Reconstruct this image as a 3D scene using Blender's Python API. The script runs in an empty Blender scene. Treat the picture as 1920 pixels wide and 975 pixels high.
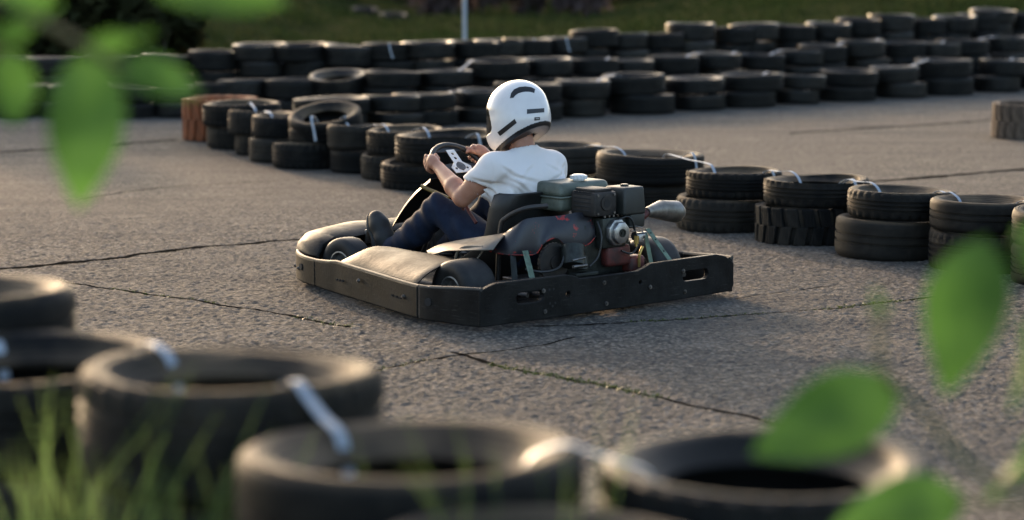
import bpy, bmesh, math, random
import numpy as np
from mathutils import Vector, Matrix, noise as mnoise
R_=math.radians
random.seed(7); rng=np.random.default_rng(7)
scene=bpy.context.scene
col=scene.collection

# ------------------------------------------------------------------ camera, sky, sun, exposure
F=4421.0; H=1.72; PITCH=math.atan(601.5/F)          # focal length in photo pixels, eye height, tilt
cam_d=bpy.data.cameras.new('camera'); cam=bpy.data.objects.new('camera',cam_d); col.objects.link(cam)
cam.location=(0,0,H); cam.rotation_euler=(math.pi/2-PITCH,0,0)
cam_d.sensor_width=36; cam_d.lens=F/1920*36; cam_d.clip_end=2000; cam_d.clip_start=.1
cam_d.dof.use_dof=True; cam_d.dof.focus_distance=11.35; cam_d.dof.aperture_fstop=1.75
scene.camera=cam
SUN_EL=R_(12.5); SUN_AZ=R_(-22)                       # azimuth measured from +Y towards +X
w=bpy.data.worlds.new('World'); scene.world=w; w.use_nodes=True
nt=w.node_tree; bg=nt.nodes['Background']
sky=nt.nodes.new('ShaderNodeTexSky'); sky.sky_type='NISHITA'; sky.sun_disc=False
sky.sun_elevation=SUN_EL; sky.sun_rotation=SUN_AZ; sky.dust_density=3.5; sky.ozone_density=.6; sky.air_density=.8
nt.links.new(sky.outputs[0],bg.inputs[0]); bg.inputs[1].default_value=.15
sl=bpy.data.lights.new('sun','SUN'); so=bpy.data.objects.new('sun',sl); col.objects.link(so)
sl.energy=1.05; sl.angle=R_(1.6); sl.color=(1,.66,.40)
sd=Vector((math.sin(SUN_AZ)*math.cos(SUN_EL),math.cos(SUN_AZ)*math.cos(SUN_EL),math.sin(SUN_EL)))
so.rotation_euler=(-sd).to_track_quat('-Z','Y').to_euler(); so.location=sd*30
vs=scene.view_settings; vs.view_transform='Standard'; vs.look='None'; vs.gamma=1; vs.exposure=1.95; vs.use_curve_mapping=False

# ------------------------------------------------------------------ photo pixels -> places
cP,sP=math.cos(PITCH),math.sin(PITCH)
O=np.array([0,0,H])
def ray(x,y):
    u=(x-960)/F; v=(487.5-y)/F
    return np.array([u,cP+v*sP,-sP+v*cP])
def atz(x,y,z=0.): r=ray(x,y); return O+(z-H)/r[2]*r
def atY(x,y,Y): r=ray(x,y); return O+Y/r[1]*r
_a=atz(899,614,.032); _b=atz(1375,546,.032)
KW=float(np.linalg.norm(_b-_a))/2                    # half width of the kart's rear bumper
k_right=(_b-_a)/np.linalg.norm(_b-_a); k_fw=np.array([-k_right[1],k_right[0],0]); k_left=-k_right
k_org=np.array([(_a[0]+_b[0])/2,(_a[1]+_b[1])/2,0])
K_ROT=math.atan2(k_fw[1],k_fw[0])
k_up=np.array([0,0,1.])
def kray(px,py):
    r=ray(px,py); d=O-k_org
    return np.array([d@k_fw,d@k_left,d[2]]),np.array([r@k_fw,r@k_left,r[2]])
def kp(px,py,axis,val):                              # pixel + kart-local plane -> kart-local point
    o,d=kray(px,py); i='xyz'.index(axis); return o+(val-o[i])/d[i]*d

# ------------------------------------------------------------------ materials
def mat(name,base,rough=.6,metal=0.,spec=.5,var=None,vscale=8,vdetail=5,bump=0.,bscale=60,bdist=.01,coord='Object',rvar=0.,objrand=0.,thr=(.35,.65),build=None):
    m=bpy.data.materials.new(name); m.use_nodes=True; t=m.node_tree; n=t.nodes; l=t.links
    p=n['Principled BSDF']; p.inputs['Roughness'].default_value=rough; p.inputs['Metallic'].default_value=metal
    p.inputs['Specular IOR Level'].default_value=spec; p.inputs['Base Color'].default_value=(*base,1)
    tc=n.new('ShaderNodeTexCoord'); co=tc.outputs[coord]
    if var is not None:
        a=n.new('ShaderNodeTexNoise'); a.inputs['Scale'].default_value=vscale; a.inputs['Detail'].default_value=vdetail; a.inputs['Roughness'].default_value=.65
        l.new(co,a.inputs['Vector'])
        r=n.new('ShaderNodeMapRange'); r.inputs[1].default_value=thr[0]; r.inputs[2].default_value=thr[1]; l.new(a.outputs[0],r.inputs[0])
        fac=r.outputs[0]
        if objrand:
            oi=n.new('ShaderNodeObjectInfo'); ad=n.new('ShaderNodeMath'); ad.operation='MULTIPLY_ADD'
            l.new(oi.outputs['Random'],ad.inputs[0]); ad.inputs[1].default_value=objrand; ad.inputs[2].default_value=-objrand/2
            a2=n.new('ShaderNodeMath'); a2.operation='ADD'; a2.use_clamp=True; l.new(fac,a2.inputs[0]); l.new(ad.outputs[0],a2.inputs[1]); fac=a2.outputs[0]
        mx=n.new('ShaderNodeMix'); mx.data_type='RGBA'; mx.inputs[6].default_value=(*base,1); mx.inputs[7].default_value=(*var,1)
        l.new(fac,mx.inputs[0]); l.new(mx.outputs[2],p.inputs['Base Color'])
        if rvar:
            rr=n.new('ShaderNodeMapRange'); rr.inputs[3].default_value=rough-rvar; rr.inputs[4].default_value=rough+rvar
            l.new(fac,rr.inputs[0]); l.new(rr.outputs[0],p.inputs['Roughness'])
    if bump:
        b=n.new('ShaderNodeTexNoise'); b.inputs['Scale'].default_value=bscale; b.inputs['Detail'].default_value=6; l.new(co,b.inputs['Vector'])
        bu=n.new('ShaderNodeBump'); bu.inputs['Strength'].default_value=bump; bu.inputs['Distance'].default_value=bdist
        l.new(b.outputs[0],bu.inputs['Height']); l.new(bu.outputs[0],p.inputs['Normal'])
    if build: build(m,t,p,co)
    return m
def asphalt():
    m=bpy.data.materials.new('worn_asphalt'); m.use_nodes=True; t=m.node_tree; n=t.nodes; l=t.links; p=n['Principled BSDF']
    g=n.new('ShaderNodeNewGeometry'); pos=g.outputs['Position']
    def vor(s,feat='F1'):
        v=n.new('ShaderNodeTexVoronoi'); v.inputs['Scale'].default_value=s; v.feature=feat; l.new(pos,v.inputs['Vector']); return v
    def noi(s,d=5,r=.6):
        v=n.new('ShaderNodeTexNoise'); v.inputs['Scale'].default_value=s; v.inputs['Detail'].default_value=d; v.inputs['Roughness'].default_value=r; l.new(pos,v.inputs['Vector']); return v
    def ramp(src,a,b,c0,c1):
        r=n.new('ShaderNodeMapRange'); r.inputs[1].default_value=a; r.inputs[2].default_value=b; r.inputs[3].default_value=c0; r.inputs[4].default_value=c1; l.new(src,r.inputs[0]); return r.outputs[0]
    stones=vor(44); fine=noi(140,3); pits=noi(26,5,.75); big=noi(.55,6,.6); mid=noi(3.2,5,.6)
    def mixc(f,a,b,mode='MIX'):
        x=n.new('ShaderNodeMix'); x.data_type='RGBA'; x.blend_type=mode
        if isinstance(f,float): x.inputs[0].default_value=f
        else: l.new(f,x.inputs[0])
        for i,c in ((6,a),(7,b)):
            if isinstance(c,tuple): x.inputs[i].default_value=(*c,1)
            else: l.new(c,x.inputs[i])
        return x.outputs[2]
    sep=n.new('ShaderNodeSeparateColor'); l.new(stones.outputs['Color'],sep.inputs[0])
    c=mixc(sep.outputs[0],(.170,.154,.132),(.335,.297,.248))
    c=mixc(ramp(stones.outputs['Distance'],.25,.75,0,1),c,(.10,.094,.085))
    c=mixc(ramp(pits.outputs[0],.50,.62,0,.85),c,(.06,.058,.055))
    c=mixc(ramp(big.outputs[0],.38,.66,0,.55),c,(.165,.151,.131))
    c=mixc(ramp(mid.outputs[0],.55,.75,0,.4),c,(.325,.288,.243))
    st=n.new('ShaderNodeMapping'); st.inputs['Rotation'].default_value=(0,0,R_(-22)); st.inputs['Scale'].default_value=(.28,2.6,1); l.new(pos,st.inputs[0])
    sn=n.new('ShaderNodeTexNoise'); sn.inputs['Scale'].default_value=1.1; sn.inputs['Detail'].default_value=5; l.new(st.outputs[0],sn.inputs['Vector'])
    c=mixc(ramp(sn.outputs[0],.52,.70,0,.6),c,(.085,.082,.08))       # rubber laid down along the racing line
    l.new(c,p.inputs['Base Color']); p.inputs['Roughness'].default_value=.9; p.inputs['Specular IOR Level'].default_value=.06
    ht=n.new('ShaderNodeMath'); ht.operation='MULTIPLY_ADD'; l.new(stones.outputs['Distance'],ht.inputs[0]); ht.inputs[1].default_value=-.75; l.new(ramp(pits.outputs[0],.35,.68,1.2,-.5),ht.inputs[2])
    h2=n.new('ShaderNodeMath'); h2.operation='MULTIPLY_ADD'; l.new(fine.outputs[0],h2.inputs[0]); h2.inputs[1].default_value=.3; l.new(ht.outputs[0],h2.inputs[2])
    bu=n.new('ShaderNodeBump'); bu.inputs['Strength'].default_value=1.0; bu.inputs['Distance'].default_value=.011; l.new(h2.outputs[0],bu.inputs['Height']); l.new(bu.outputs[0],p.inputs['Normal'])
    return m
def leafmat(name,c1,c2,tr=.5,scale=20,spec=.25):
    m=bpy.data.materials.new(name); m.use_nodes=True; t=m.node_tree; n=t.nodes; l=t.links; p=n['Principled BSDF']; out=n['Material Output']
    tc=n.new('ShaderNodeTexCoord'); oi=n.new('ShaderNodeObjectInfo')
    a=n.new('ShaderNodeTexNoise'); a.inputs['Scale'].default_value=scale; a.inputs['Detail'].default_value=3; l.new(tc.outputs['Object'],a.inputs['Vector'])
    r=n.new('ShaderNodeMapRange'); r.inputs[1].default_value=.35; r.inputs[2].default_value=.65; l.new(a.outputs[0],r.inputs[0])
    mx=n.new('ShaderNodeMix'); mx.data_type='RGBA'; mx.inputs[6].default_value=(*c1,1); mx.inputs[7].default_value=(*c2,1); l.new(r.outputs[0],mx.inputs[0])
    l.new(mx.outputs[2],p.inputs['Base Color']); p.inputs['Roughness'].default_value=.5; p.inputs['Specular IOR Level'].default_value=spec
    tl=n.new('ShaderNodeBsdfTranslucent'); hs=n.new('ShaderNodeHueSaturation'); hs.inputs['Value'].default_value=2.0; hs.inputs['Saturation'].default_value=.92; l.new(mx.outputs[2],hs.inputs['Color']); l.new(hs.outputs[0],tl.inputs[0])
    ms=n.new('ShaderNodeMixShader'); ms.inputs[0].default_value=tr; l.new(p.outputs[0],ms.inputs[1]); l.new(tl.outputs[0],ms.inputs[2]); l.new(ms.outputs[0],out.inputs[0])
    return m
def chip_build(m,t,p,co):                             # red undercoat showing where the dark paint is chipped
    n=t.nodes; l=t.links
    a=n.new('ShaderNodeTexNoise'); a.inputs['Scale'].default_value=17; a.inputs['Detail'].default_value=6; a.inputs['Roughness'].default_value=.7; l.new(co,a.inputs['Vector'])
    r=n.new('ShaderNodeMapRange'); r.inputs[1].default_value=.60; r.inputs[2].default_value=.62; l.new(a.outputs[0],r.inputs[0])
    src=p.inputs['Base Color'].links[0].from_socket
    mx=n.new('ShaderNodeMix'); mx.data_type='RGBA'; mx.inputs[7].default_value=(.30,.02,.016,1); l.new(r.outputs[0],mx.inputs[0]); l.new(src,mx.inputs[6]); l.new(mx.outputs[2],p.inputs['Base Color'])
def scratch_build(m,t,p,co):
    n=t.nodes; l=t.links
    mp=n.new('ShaderNodeMapping'); mp.inputs['Scale'].default_value=(4,4,70); l.new(co,mp.inputs[0])
    a=n.new('ShaderNodeTexNoise'); a.inputs['Scale'].default_value=2.2; a.inputs['Detail'].default_value=8; a.inputs['Roughness'].default_value=.75; l.new(mp.outputs[0],a.inputs['Vector'])
    r=n.new('ShaderNodeMapRange'); r.inputs[1].default_value=.58; r.inputs[2].default_value=.72; r.inputs[4].default_value=.6; l.new(a.outputs[0],r.inputs[0])
    src=p.inputs['Base Color'].links[0].from_socket
    mx=n.new('ShaderNodeMix'); mx.data_type='RGBA'; mx.inputs[7].default_value=(.10,.093,.082,1); l.new(r.outputs[0],mx.inputs[0]); l.new(src,mx.inputs[6]); l.new(mx.outputs[2],p.inputs['Base Color'])
def tyre_build(m,t,p,co):                             # moulded rings on the sidewalls
    n=t.nodes; l=t.links
    s=n.new('ShaderNodeSeparateXYZ'); l.new(co,s.inputs[0])
    v=n.new('ShaderNodeCombineXYZ'); l.new(s.outputs[0],v.inputs[0]); l.new(s.outputs[1],v.inputs[1])
    ln=n.new('ShaderNodeVectorMath'); ln.operation='LENGTH'; l.new(v.outputs[0],ln.inputs[0])
    sn=n.new('ShaderNodeMath'); sn.operation='SINE'; ml=n.new('ShaderNodeMath'); ml.operation='MULTIPLY'; ml.inputs[1].default_value=420; l.new(ln.outputs['Value'],ml.inputs[0]); l.new(ml.outputs[0],sn.inputs[0])
    nz=n.new('ShaderNodeTexNoise'); nz.inputs['Scale'].default_value=90; nz.inputs['Detail'].default_value=4; l.new(co,nz.inputs['Vector'])
    ad=n.new('ShaderNodeMath'); ad.operation='MULTIPLY_ADD'; l.new(nz.outputs[0],ad.inputs[0]); ad.inputs[1].default_value=2.2; l.new(sn.outputs[0],ad.inputs[2])
    dz=n.new('ShaderNodeMapRange'); dz.inputs[1].default_value=.172; dz.inputs[2].default_value=.186; l.new(s.outputs[2],dz.inputs[0])
    dr=n.new('ShaderNodeMapRange'); dr.inputs[1].default_value=.288; dr.inputs[2].default_value=.20; l.new(ln.outputs['Value'],dr.inputs[0])
    dn=n.new('ShaderNodeTexNoise'); dn.inputs['Scale'].default_value=5; dn.inputs['Detail'].default_value=6; l.new(co,dn.inputs['Vector'])
    dm=n.new('ShaderNodeMapRange'); dm.inputs[1].default_value=.36; dm.inputs[2].default_value=.62; l.new(dn.outputs[0],dm.inputs[0])
    d1=n.new('ShaderNodeMath'); d1.operation='MAXIMUM'; l.new(dz.outputs[0],d1.inputs[0]); d0=n.new('ShaderNodeMath'); d0.operation='MULTIPLY'; l.new(dr.outputs[0],d0.inputs[0])
    zz=n.new('ShaderNodeMapRange'); zz.inputs[1].default_value=.11; zz.inputs[2].default_value=.13; l.new(s.outputs[2],zz.inputs[0]); l.new(zz.outputs[0],d0.inputs[1]); l.new(d0.outputs[0],d1.inputs[1])
    d2=n.new('ShaderNodeMath'); d2.operation='MULTIPLY'; l.new(d1.outputs[0],d2.inputs[0]); l.new(dm.outputs[0],d2.inputs[1])
    src=p.inputs['Base Color'].links[0].from_socket; mx=n.new('ShaderNodeMix'); mx.data_type='RGBA'; mx.inputs[7].default_value=(.085,.061,.037,1); l.new(d2.outputs[0],mx.inputs[0]); l.new(src,mx.inputs[6]); l.new(mx.outputs[2],p.inputs['Base Color'])
    bu=n.new('ShaderNodeBump'); bu.inputs['Strength'].default_value=.5; bu.inputs['Distance'].default_value=.0016; l.new(ad.outputs[0],bu.inputs['Height']); l.new(bu.outputs[0],p.inputs['Normal'])
M={}
M['asphalt']=asphalt()
M['rubber']=mat('dusty_black_rubber',(.0042,.0043,.0040),.74,spec=.16,var=(.034,.029,.022),vscale=7,thr=(.44,.84),rvar=.05,objrand=.8,build=tyre_build)
M['rubber_far']=mat('glossier_rubber',(.0040,.0042,.0040),.5,spec=.22,var=(.028,.024,.018),vscale=7,thr=(.46,.84),rvar=.06,objrand=.5,build=tyre_build)
M['rubber_clean']=mat('clean_black_rubber',(.0040,.0042,.0040),.6,spec=.16,var=(.012,.011,.009),vscale=7)
M['sunlit_edge']=mat('sunlit_plastic_edge',(.06,.056,.048),.6,spec=.3,var=(.018,.017,.016),vscale=14,thr=(.4,.66))  # patchy paler tone: sunlight on the bumpers' top edges put into the colour
M['rubber_brown']=mat('mud_brown_rubber',(.05,.036,.026),.8,spec=.2,var=(.13,.095,.068),vscale=12)
M['rubber_orange']=mat('faded_orange_paint',(.24,.075,.03),.8,spec=.2,var=(.11,.045,.022),vscale=14,thr=(.4,.7))
M['crack']=mat('crack_dirt',(.008,.0076,.007),1.0,spec=0.,var=(.018,.016,.013),vscale=9)
M['moss']=leafmat('moss',(.03,.05,.008),(.06,.075,.012),.2)
M['strap']=mat('pale_blue_plastic_strap',(.20,.25,.31),.5,var=(.36,.38,.40),thr=(.3,.6),vscale=30)
M['plastic']=mat('scuffed_black_plastic',(.0038,.004,.0039),.6,spec=.15,var=(.017,.0165,.015),vscale=7,thr=(.38,.75),rvar=.10,bump=.25,bscale=60,bdist=.004,build=scratch_build)
M['black']=mat('black_plastic',(.006,.006,.006),.45,var=(.014,.014,.013),vscale=14)
M['kart_tyre']=mat('slick_rubber',(.008,.008,.008),.6,spec=.35,var=(.024,.022,.02),vscale=16,thr=(.4,.75))
M['rim']=mat('grey_cast_rim',(.30,.29,.27),.45,.8,var=(.12,.11,.10),vscale=30)
M['steel']=mat('dull_steel',(.22,.21,.20),.42,.9,var=(.09,.08,.07),vscale=22)
M['frame']=mat('black_frame_tube',(.008,.008,.008),.5,var=(.028,.022,.018),vscale=16)
M['green']=mat('pale_green_bracket',(.13,.20,.14),.55,.2,var=(.06,.085,.055),vscale=22)
M['tank']=mat('grey_green_tank',(.12,.14,.112),.5,.1,var=(.06,.07,.053),vscale=9,bump=.15,bscale=40)
M['white']=mat('white_cap',(.74,.75,.74),.3,var=(.55,.55,.53),vscale=18)
M['muffler']=mat('sooty_guard',(.013,.0125,.012),.6,.3,var=(.036,.03,.025),vscale=25)
M['filter']=mat('dark_filter_box',(.010,.012,.010),.5,var=(.02,.022,.019),vscale=9)
M['alu']=mat('cast_aluminium',(.46,.46,.45),.36,.9,var=(.22,.21,.2),vscale=30)
M['oily']=mat('oily_engine_metal',(.035,.04,.034),.45,.5,var=(.012,.013,.011),vscale=22)
M['red']=mat('worn_red_paint',(.11,.016,.010),.6,var=(.03,.010,.008),vscale=18)
M['navy']=mat('chipped_dark_paint',(.010,.0105,.015),.4,var=(.02,.02,.025),vscale=9,build=chip_build)
M['cream']=mat('worn_pale_plastic',(.15,.13,.105),.6,spec=.3,var=(.09,.062,.036),vscale=7,thr=(.45,.7))
M['rededge']=mat('bare_red_edge',(.30,.022,.015),.6,var=(.012,.01,.011),vscale=24,thr=(.45,.55))
M['chrome']=mat('silver_pipe',(.27,.26,.24),.48,.9,var=(.15,.14,.12),vscale=14)
M['brass']=mat('brass_fitting',(.55,.38,.12),.4,.8)
M['yellow']=mat('faded_yellow_sticker',(.24,.165,.04),.5,var=(.14,.09,.03),vscale=25)
M['skin']=mat('skin',(.34,.155,.095),.5,spec=.35,var=(.40,.20,.13),vscale=14,bump=.08,bscale=120,bdist=.002)
M['skin'].node_tree.nodes['Principled BSDF'].inputs['Subsurface Weight'].default_value=.15
M['skin'].node_tree.nodes['Principled BSDF'].inputs['Subsurface Radius'].default_value=(.02,.008,.004)
M['tshirt']=mat('white_cotton',(.70,.66,.63),.85,spec=.2,bump=.12,bscale=300,bdist=.002)
M['jeans']=mat('dark_denim',(.008,.013,.028),.85,spec=.15,var=(.018,.026,.048),vscale=11,bump=.3,bscale=160,bdist=.003)
M['shoe']=mat('black_shoe',(.006,.006,.006),.65,var=(.013,.013,.012),vscale=20)
M['sole']=mat('grey_sole',(.05,.05,.048),.7,var=(.022,.022,.021),vscale=30)
M['sock']=mat('pale_blue_sock',(.28,.33,.50),.9)
M['helmet']=mat('glossy_white_shell',(.72,.69,.66),.2,var=(.64,.61,.585),vscale=6)
M['helmet'].node_tree.nodes['Principled BSDF'].inputs['Coat Weight'].default_value=.4
M['visor']=mat('smoked_visor',(.012,.012,.012),.06)
M['sticker']=mat('black_strip',(.012,.012,.013),.35)
M['lining']=mat('helmet_lining',(.014,.013,.012),.85)
M['print']=mat('grey_print',(.35,.35,.36),.5)
M['field']=mat('grass_field',(.020,.030,.009),.95,spec=.0,var=(.042,.040,.018),vscale=.9,vdetail=8,bump=.6,bscale=8,bdist=.1)
M['blade']=leafmat('field_grass',(.022,.036,.010),(.038,.046,.017),.12,.5,0.)
M['verge']=mat('verge_soil',(.06,.055,.035),.95,var=(.045,.07,.02),vscale=4)
M['fgrass']=leafmat('verge_grass',(.04,.08,.018),(.095,.15,.045),.45,9)
M['leaf']=leafmat('broad_leaf',(.009,.033,.006),(.032,.088,.012),.45,7)
M['twig']=mat('green_brown_bark',(.11,.085,.035),.8,var=(.16,.14,.05),vscale=20)
M['bush_dark']=leafmat('dark_evergreen',(.018,.021,.010),(.032,.034,.015),.15,2,0.)
M['bush_green']=leafmat('hedge_green',(.013,.026,.007),(.026,.038,.012),.2,2,0.)
M['bush_dry']=leafmat('dry_brush',(.06,.044,.042),(.09,.066,.06),.2,2,0.)
M['pole']=mat('pale_grey_pole',(.34,.38,.43),.5,.2)
M['bark']=mat('bark',(.07,.055,.04),.9,var=(.03,.025,.02),vscale=10)

# ------------------------------------------------------------------ object helpers
def link(o,parent=None):
    col.objects.link(o)
    if parent is not None: o.parent=parent
    return o
def tag(o,label=None,cat=None,group=None,kind=None):
    if label: o['label']=label
    if cat: o['category']=cat
    if group: o['group']=group
    if kind: o['kind']=kind
    return o
def mesh_of(name,v,f,m=None,smooth=True,angle=40):
    me=bpy.data.meshes.new(name); me.from_pydata([tuple(map(float,p)) for p in v],[],[tuple(map(int,q)) for q in f]); me.validate(); me.update()
    if m is not None: me.materials.append(m)
    if smooth:
        me.polygons.foreach_set('use_smooth',[True]*len(me.polygons))
        if angle<180: me.set_sharp_from_angle(angle=R_(angle))
    return me
def ob(name,me,parent=None): return link(bpy.data.objects.new(name,me),parent)
def bm_ob(name,bm,m,parent=None,angle=35):
    bmesh.ops.recalc_face_normals(bm,faces=bm.faces)
    me=bpy.data.meshes.new(name); bm.to_mesh(me); bm.free(); me.materials.append(m)
    me.polygons.foreach_set('use_smooth',[True]*len(me.polygons)); me.set_sharp_from_angle(angle=R_(angle))
    return ob(name,me,parent)
def empty(name,loc=(0,0,0),rz=0):
    e=bpy.data.objects.new(name,None); e.location=loc; e.rotation_euler=(0,0,rz); e.empty_display_size=.1; return link(e)
def box(bm,lo,hi,bev=.006,seg=2,taper=None):
    r=bmesh.ops.create_cube(bm,size=1); vs_=r['verts']
    for v in vs_:
        f=[(hi[i]-lo[i])*(v.co[i]+.5)+lo[i] for i in range(3)]
        if taper and v.co[2]>0:
            cx,cy=(lo[0]+hi[0])/2,(lo[1]+hi[1])/2; f[0]=cx+(f[0]-cx)*taper; f[1]=cy+(f[1]-cy)*taper
        v.co=f
    if bev:
        es=list({e for v in vs_ for e in v.link_edges}); bmesh.ops.bevel(bm,geom=es,offset=bev,segments=seg,profile=.5,affect='EDGES')
def cyl(bm,a,b,r0,r1=None,seg=20,caps=True):
    a=Vector(a); b=Vector(b); r1=r0 if r1 is None else r1; d=b-a
    q=d.to_track_quat('Z','Y').to_matrix().to_4x4(); q.translation=(a+b)/2
    bmesh.ops.create_cone(bm,cap_ends=caps,segments=seg,radius1=r0,radius2=r1,depth=d.length,matrix=q)
def smooth_path(pts,n=6):
    P=[Vector(p) for p in pts]; 
    if len(P)<3: return P
    out=[]
    for i in range(len(P)-1):
        p0=P[max(i-1,0)];p1=P[i];p2=P[i+1];p3=P[min(i+2,len(P)-1)]
        for k in range(n):
            t=k/n; out.append(.5*((2*p1)+(p2-p0)*t+(2*p0-5*p1+4*p2-p3)*t*t+(3*p1-p0-3*p2+p3)*t**3))
    out.append(P[-1]); return out
def tube(bm,pts,r,seg=10,n=6,r_end=None):
    P=smooth_path(pts,n); rings=[]
    up=Vector((0,0,1)); 
    for i,p in enumerate(P):
        d=(P[min(i+1,len(P)-1)]-P[max(i-1,0)]).normalized()
        s=d.cross(up); 
        if s.length<.05: s=d.cross(Vector((1,0,0)))
        s.normalize(); u=s.cross(d)
        rr=r if r_end is None else r+(r_end-r)*i/(len(P)-1)
        rings.append([bm.verts.new(p+rr*(math.cos(2*math.pi*k/seg)*s+math.sin(2*math.pi*k/seg)*u)) for k in range(seg)])
    for a,b in zip(rings,rings[1:]):
        for k in range(seg): bm.faces.new((a[k],a[(k+1)%seg],b[(k+1)%seg],b[k]))
    bm.faces.new(rings[0][::-1]); bm.faces.new(rings[-1])
def sheet(rows,thick,name,m,parent=None,angle=50,bev=0):
    """grid of points (list of rows) -> solid sheet with thickness"""
    bm=bmesh.new(); V=[[bm.verts.new(p) for p in r] for r in rows]
    for a,b in zip(V,V[1:]):
        for k in range(len(a)-1): bm.faces.new((a[k],a[k+1],b[k+1],b[k]))
    bmesh.ops.recalc_face_normals(bm,faces=bm.faces)
    bmesh.ops.solidify(bm,geom=bm.faces[:],thickness=thick)
    if bev:
        es=[e for e in bm.edges if len(e.link_faces)==2 and e.calc_face_angle(0)>1.2]
        bmesh.ops.bevel(bm,geom=es,offset=bev,segments=2,profile=.5,affect='EDGES')
    return bm_ob(name,bm,m,parent,angle)
def lathe(profile,seg=48,closed=True,axis='z'):
    v=[];f=[];n=len(profile)
    for i in range(seg):
        a=2*math.pi*i/seg; ca,sa=math.cos(a),math.sin(a)
        for r,z in profile:
            v.append((r*ca,r*sa,z) if axis=='z' else (r*ca,z,r*sa))
    for i in range(seg):
        j=(i+1)%seg
        for k in range(n if closed else n-1):
            q=(k+1)%n; f.append((i*n+k,j*n+k,j*n+q,i*n+q))
    return v,f
def poly_extrude(bm,outer,holes,to3,depth_vec):
    """flat polygon with holes (2d) -> plate; to3 maps 2d to 3d"""
    loops=[outer]+holes; es=[]; front=[]
    for lp in loops:
        vv=[bm.verts.new(to3(*p)) for p in lp]; front.append(vv)
        es+=[bm.edges.new((vv[i],vv[(i+1)%len(vv)])) for i in range(len(vv))]
    r=bmesh.ops.triangle_fill(bm,use_beauty=True,use_dissolve=False,edges=es)
    fs=[g for g in r['geom'] if isinstance(g,bmesh.types.BMFace)]
    ex=bmesh.ops.extrude_face_region(bm,geom=fs)
    bmesh.ops.translate(bm,vec=depth_vec,verts=[g for g in ex['geom'] if isinstance(g,bmesh.types.BMVert)])
def circle2(cx,cy,r,n=14): return [(cx+r*math.cos(2*math.pi*i/n),cy+r*math.sin(2*math.pi*i/n)) for i in range(n)]
def slot2(cx,cy,w,h,n=6):
    r=h/2; o=[]
    for s in (1,-1):
        for i in range(n+1):
            a=-math.pi/2+math.pi*i/n if s>0 else math.pi/2+math.pi*i/n
            o.append((cx+s*(w/2-r)+r*math.cos(a),cy+r*math.sin(a)))
    return o

# signed-distance modelling + surface nets (bodies, clothes, helmet)
def snet(V,lo,h):
    V=V.astype(np.float32); n=V.shape; ins=V<0
    acc=np.zeros((n[0]-1,n[1]-1,n[2]-1,3),np.float32); cnt=np.zeros((n[0]-1,n[1]-1,n[2]-1),np.float32)
    ax=[(0,1,2),(1,0,2),(2,0,1)]; cross=[]
    for a,b,c in ax:
        s0=[slice(None)]*3; s1=[slice(None)]*3; s0[a]=slice(0,-1); s1[a]=slice(1,None)
        v0=V[tuple(s0)]; v1=V[tuple(s1)]; cr=ins[tuple(s0)]!=ins[tuple(s1)]; cross.append((cr,ins[tuple(s0)]))
        I=np.argwhere(cr); t=(v0[cr]/(v0[cr]-v1[cr]))
        P=I.astype(np.float32); P[:,a]+=t
        for db in (0,1):
            for dc in (0,1):
                C=I.copy(); C[:,b]-=db; C[:,c]-=dc
                ok=(C[:,b]>=0)&(C[:,c]>=0)&(C[:,b]<n[b]-1)&(C[:,c]<n[c]-1)
                C=C[ok]; np.add.at(acc,tuple(C.T),P[ok]); np.add.at(cnt,tuple(C.T),1)
    cm=cnt>0; idx=-np.ones(cnt.shape,np.int64); idx[cm]=np.arange(cm.sum())
    verts=acc[cm]/cnt[cm][:,None]*h+np.asarray(lo,np.float32)
    faces=[]
    for (a,b,c),(cr,i0) in zip(ax,cross):
        I=np.argwhere(cr); I=I[(I[:,b]>0)&(I[:,c]>0)&(I[:,b]<n[b]-1)&(I[:,c]<n[c]-1)]
        def g(db,dc):
            C=I.copy(); C[:,b]-=db; C[:,c]-=dc; return idx[tuple(C.T)]
        q=np.stack([g(1,1),g(0,1),g(0,0),g(1,0)],1); flip=i0[tuple(I.T)]
        if a==1: flip=~flip
        q[~flip]=q[~flip][:,::-1]; faces.append(q)
    return verts,np.concatenate(faces)
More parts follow.
